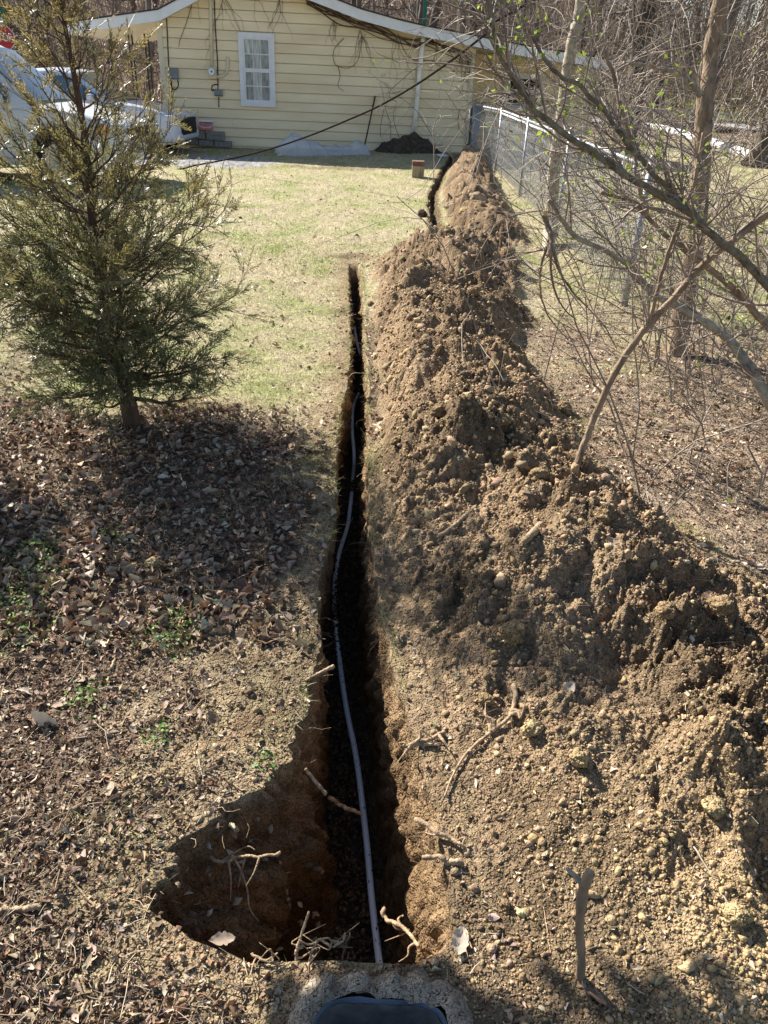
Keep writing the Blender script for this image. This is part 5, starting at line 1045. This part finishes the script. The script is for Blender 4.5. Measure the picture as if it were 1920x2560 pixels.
cp(MB().prism([[sc_[0]-.02, sc_[1]-.25, sc_[2]+.66], [sc_[0]+.0, sc_[1]+.35, sc_[2]+.66], [sc_[0]+.0, sc_[1]+.35, sc_[2]+.86], [sc_[0]-.02, sc_[1]-.25, sc_[2]+.86]], (.004, 0, 0)), 'street_blade', M['green'], e)
cp(MB().prism([[sc_[0]-.5, sc_[1]+.2, sc_[2]+.64], [sc_[0]+.15, sc_[1]-.1, sc_[2]+.64], [sc_[0]+.15, sc_[1]-.1, sc_[2]+.84], [sc_[0]-.5, sc_[1]+.2, sc_[2]+.84]], (.004, .004, 0)), 'street_blade', M['green'], e)

# ------------------------------------------------------------------ far right: road, culvert pipe, log
def gquad(name, P, mt, label):
    V = []; n_ = 30
    for t in np.linspace(0, 1, n_):
        for a, b in ((P[0], P[1]), (P[3], P[2])):
            q = np.array(a)*(1-t)+np.array(b)*t; V.append([q[0], q[1], float(ground_base(np.array([q[0]]), np.array([q[1]]))[0])+.05])
    addo(name, mkmesh(name, V, [[2*i_, 2*i_+2, 2*i_+3, 2*i_+1] for i_ in range(n_-1)], mt), label=label, kind='structure')
gquad('road', [(6, 39.5), (60, 34.5), (60, 40), (6, 45.5)], M['road'], 'pale grey road crossing behind the trees at the right')
A = G(1545, 312, .12); B = G(1985, 415, .12); e = empty('white_culvert', A, label='large white plastic pipe lying on the ground beyond the fence', cat='pipe')
P = spline([A, G(1640, 318, .12), G(1760, 350, .12), G(1850, 380, .12), B], 24); cp(MB().tube(P, [.13]*24, 16), 'pipe_body', M['white'], e, smooth=True)
q = P[15]; q2 = P[16]; cp(MB().tube([q, q+(q2-q)*.25], [.16, .16], 16), 'pipe_collar', M['pipe'], e, smooth=True)
addo('fallen_log', MB().tube(spline([G(1560, 306, .15), G(1680, 312, .18), G(1770, 320, .15), G(1860, 330, .1)], 18), np.linspace(.2, .12, 18), 9).mesh('fallen_log', M['bark_red'], True), label='dark fallen log behind the white pipe', cat='log')

# ------------------------------------------------------------------ woods
def tree_mesh(seed, H_, r0, vine=False, dense=1.):
    rr = np.random.default_rng(seed); tk = NB(); br = NB(); n_ = 12; tt = np.linspace(0, 1, n_); P = np.stack([np.cumsum(rr.normal(0, .12, n_)), np.cumsum(rr.normal(0, .12, n_)), tt*H_-.3], 1); tk.tube(P, np.linspace(r0, r0*.3, n_), 8)
    def b(p, d, L_, r_, lev):
        m_ = 5; Q = [p]; d = d/np.linalg.norm(d)
        for s_ in range(m_): Q.append(Q[-1]+d*L_/m_); d = d+rr.normal(0, .16, 3)+[0, 0, .05]; d /= np.linalg.norm(d)
        br.tube(Q, np.linspace(r_, r_*.4, m_+1), 3)
        if lev < 2:
            for k in range(int((5 if lev == 0 else 3)*dense)): t = rr.integers(1, m_+1); b(Q[t], d+rr.normal(0, .7, 3), L_*rr.uniform(.35, .65), r_*.5, lev+1)
    for k in range(int(20*dense)):
        t = rr.uniform(.08, 1); p = np.array([np.interp(t, tt, P[:, c]) for c in range(3)]); b(p, np.array([rr.normal(0, 1), rr.normal(0, 1), rr.uniform(.1, 1.0)]), H_*rr.uniform(.1, .24)*(1.2-t*.5), r0*.22*(1.2-t), 0)
    return tk, br
TM = []
for q in range(7):
    tk, br = tree_mesh(q+60, [11, 9, 12, 8, 10, 13, 7][q], [.16, .10, .2, .09, .12, .24, .07][q]); TM.append((tk.mesh('trunk', M['bark_far'] if q % 3 else M['bark_pale'], True), br.mesh('crown', M['twig_far'], True)))
def put_tree(x_, y_, k_, s_, label, group):
    z_ = float(ground_base(np.array([x_]), np.array([y_]))[0]); e = empty('bare_tree', (x_, y_, z_), label=label, cat='tree', group=group); e.rotation_euler = (rng.normal(0, .04), rng.normal(0, .04), rng.uniform(0, 6)); e.scale = (s_, s_, s_*rng.uniform(.9, 1.2))
    addo('trunk', TM[k_][0], e); addo('crown', TM[k_][1], e)
for k_ in range(250):
    y_ = rng.uniform(34, 100); x_ = rng.uniform(-.62, .62)*(y_+4)
    if x_ > 5 and y_ < 47: continue
    if abs(x_+11) < 3 and y_ < 38: continue
    put_tree(x_, y_, int(rng.integers(0, 7)), rng.uniform(.8, 1.3), 'bare winter tree in the brown wood behind the house', 'bare trees of the wood')
BT = DP(1560, 300, 27); BU = DP(1890, 300, 21); put_tree(BT[0], BT[1], 5, 1.5, 'big vine covered tree trunk at the upper right beyond the fence', None); put_tree(BU[0], BU[1], 2, 1.5, 'shaggy dark trunk at the top right corner', None)
put_tree(10.2, 31, 0, 1, 'dark trunk behind the pale slender tree', None)
# ivy / dead leaf sleeves on the two large trunks
for (x_, y_, r_, lab) in ((BT[0], BT[1], .5, 'shaggy dead vine wrapped round the big far trunk'), (BU[0], BU[1], .45, 'hanging dead vine on the corner trunk')):
    nb = NB(); 
    for k_ in range(700):
        a = rng.uniform(0, 6.28); z_ = rng.uniform(0, 9); rr_ = r_*rng.uniform(.4, 1.25); p = np.array([x_+rr_*math.cos(a), y_+rr_*math.sin(a), z_]); P_ = [p]; d = np.array([rng.normal(0, .5), rng.normal(0, .5), rng.normal(-.2, .8)])
        for t in range(3): P_.append(P_[-1]+d*.16); d = d+rng.normal(0, .4, 3)
        nb.tube(P_, .014, 3)
    addo('dead_vine', nb.mesh('dead_vine', M['twig']), label=lab, cat='vine')
# undergrowth: thin stems, bent canes and pale dead leaves over the slope
nb = NB()
N_ = 15000; y_ = 27+rng.random(N_)**1.3*75; x_ = rng.uniform(-.66, .66, N_)*(y_+4); k = ~((x_ > 5) & (y_ < 46.5)) & ~((x_ < -6) & (y_ < 33)); x_, y_ = x_[k], y_[k]; z_ = ground_base(x_, y_); n = len(x_)
h = rng.uniform(.6, 3.4, n)*np.clip(y_/45, .6, 1.6); lean = rng.normal(0, .28, (n, 2)); wv = .006+.00022*y_
T0 = np.stack([x_, y_, z_-.1], 1); T1 = T0+np.stack([lean[:, 0]*h*.4, lean[:, 1]*h*.4, h*.55], 1); T2_ = T0+np.stack([lean[:, 0]*h*1.1+rng.normal(0, .15, n)*h, lean[:, 1]*h, h], 1)
wx_ = np.stack([wv, 0*wv, 0*wv], 1); wy_ = np.stack([0*wv, wv, 0*wv], 1)
V = np.stack([T0-wx_, T0+wx_, T1+wx_, T1-wx_, T1-wx_, T1+wx_, T2_+wx_*.4, T2_-wx_*.4], 1).reshape(-1, 3); cst = np.repeat(pickc([(.2, .15, .115), (.14, .105, .085), (.27, .22, .18), (.19, .12, .08)], n, .25), 8, 0)
nl_ = 46000; yl_ = 25+rng.random(nl_)**1.2*70; xl_ = rng.uniform(-.66, .66, nl_)*(yl_+4); zl_ = ground_base(xl_, yl_)+rng.random(nl_)**2*2.6; k = ~((xl_ > 5) & (yl_ < 46.5)) & ~((xl_ < -6) & (yl_ < 31)); xl_, yl_, zl_ = xl_[k], yl_[k], zl_[k]; n2 = len(xl_)
TVl = np.array([[-.5, -.3, 0], [.5, -.25, .1], [.45, .3, 0], [-.4, .3, .12]]); Vl, Fl, Cl = scatter(TVl, np.array([[0, 1, 2, 3]]), np.stack([xl_, yl_, zl_], 1), rot3(n2, 1.2), .04+.0014*yl_, pickc([(.36, .27, .2), (.27, .18, .12), (.45, .38, .32), (.3, .17, .1)], n2, .3))
Vs = np.vstack([V, Vl]); Fs = np.vstack([np.arange(len(V)).reshape(-1, 4), Fl+len(V)]); addo('undergrowth', mkmesh('undergrowth', Vs, Fs, M['leaf'], colors=np.vstack([cst, Cl])), label='tangled brown undergrowth and dead leaves on the wooded slope', kind='stuff')
print('total polys', sum(len(o.data.polygons) for o in S.objects if o.type == 'MESH'), len(S.objects))
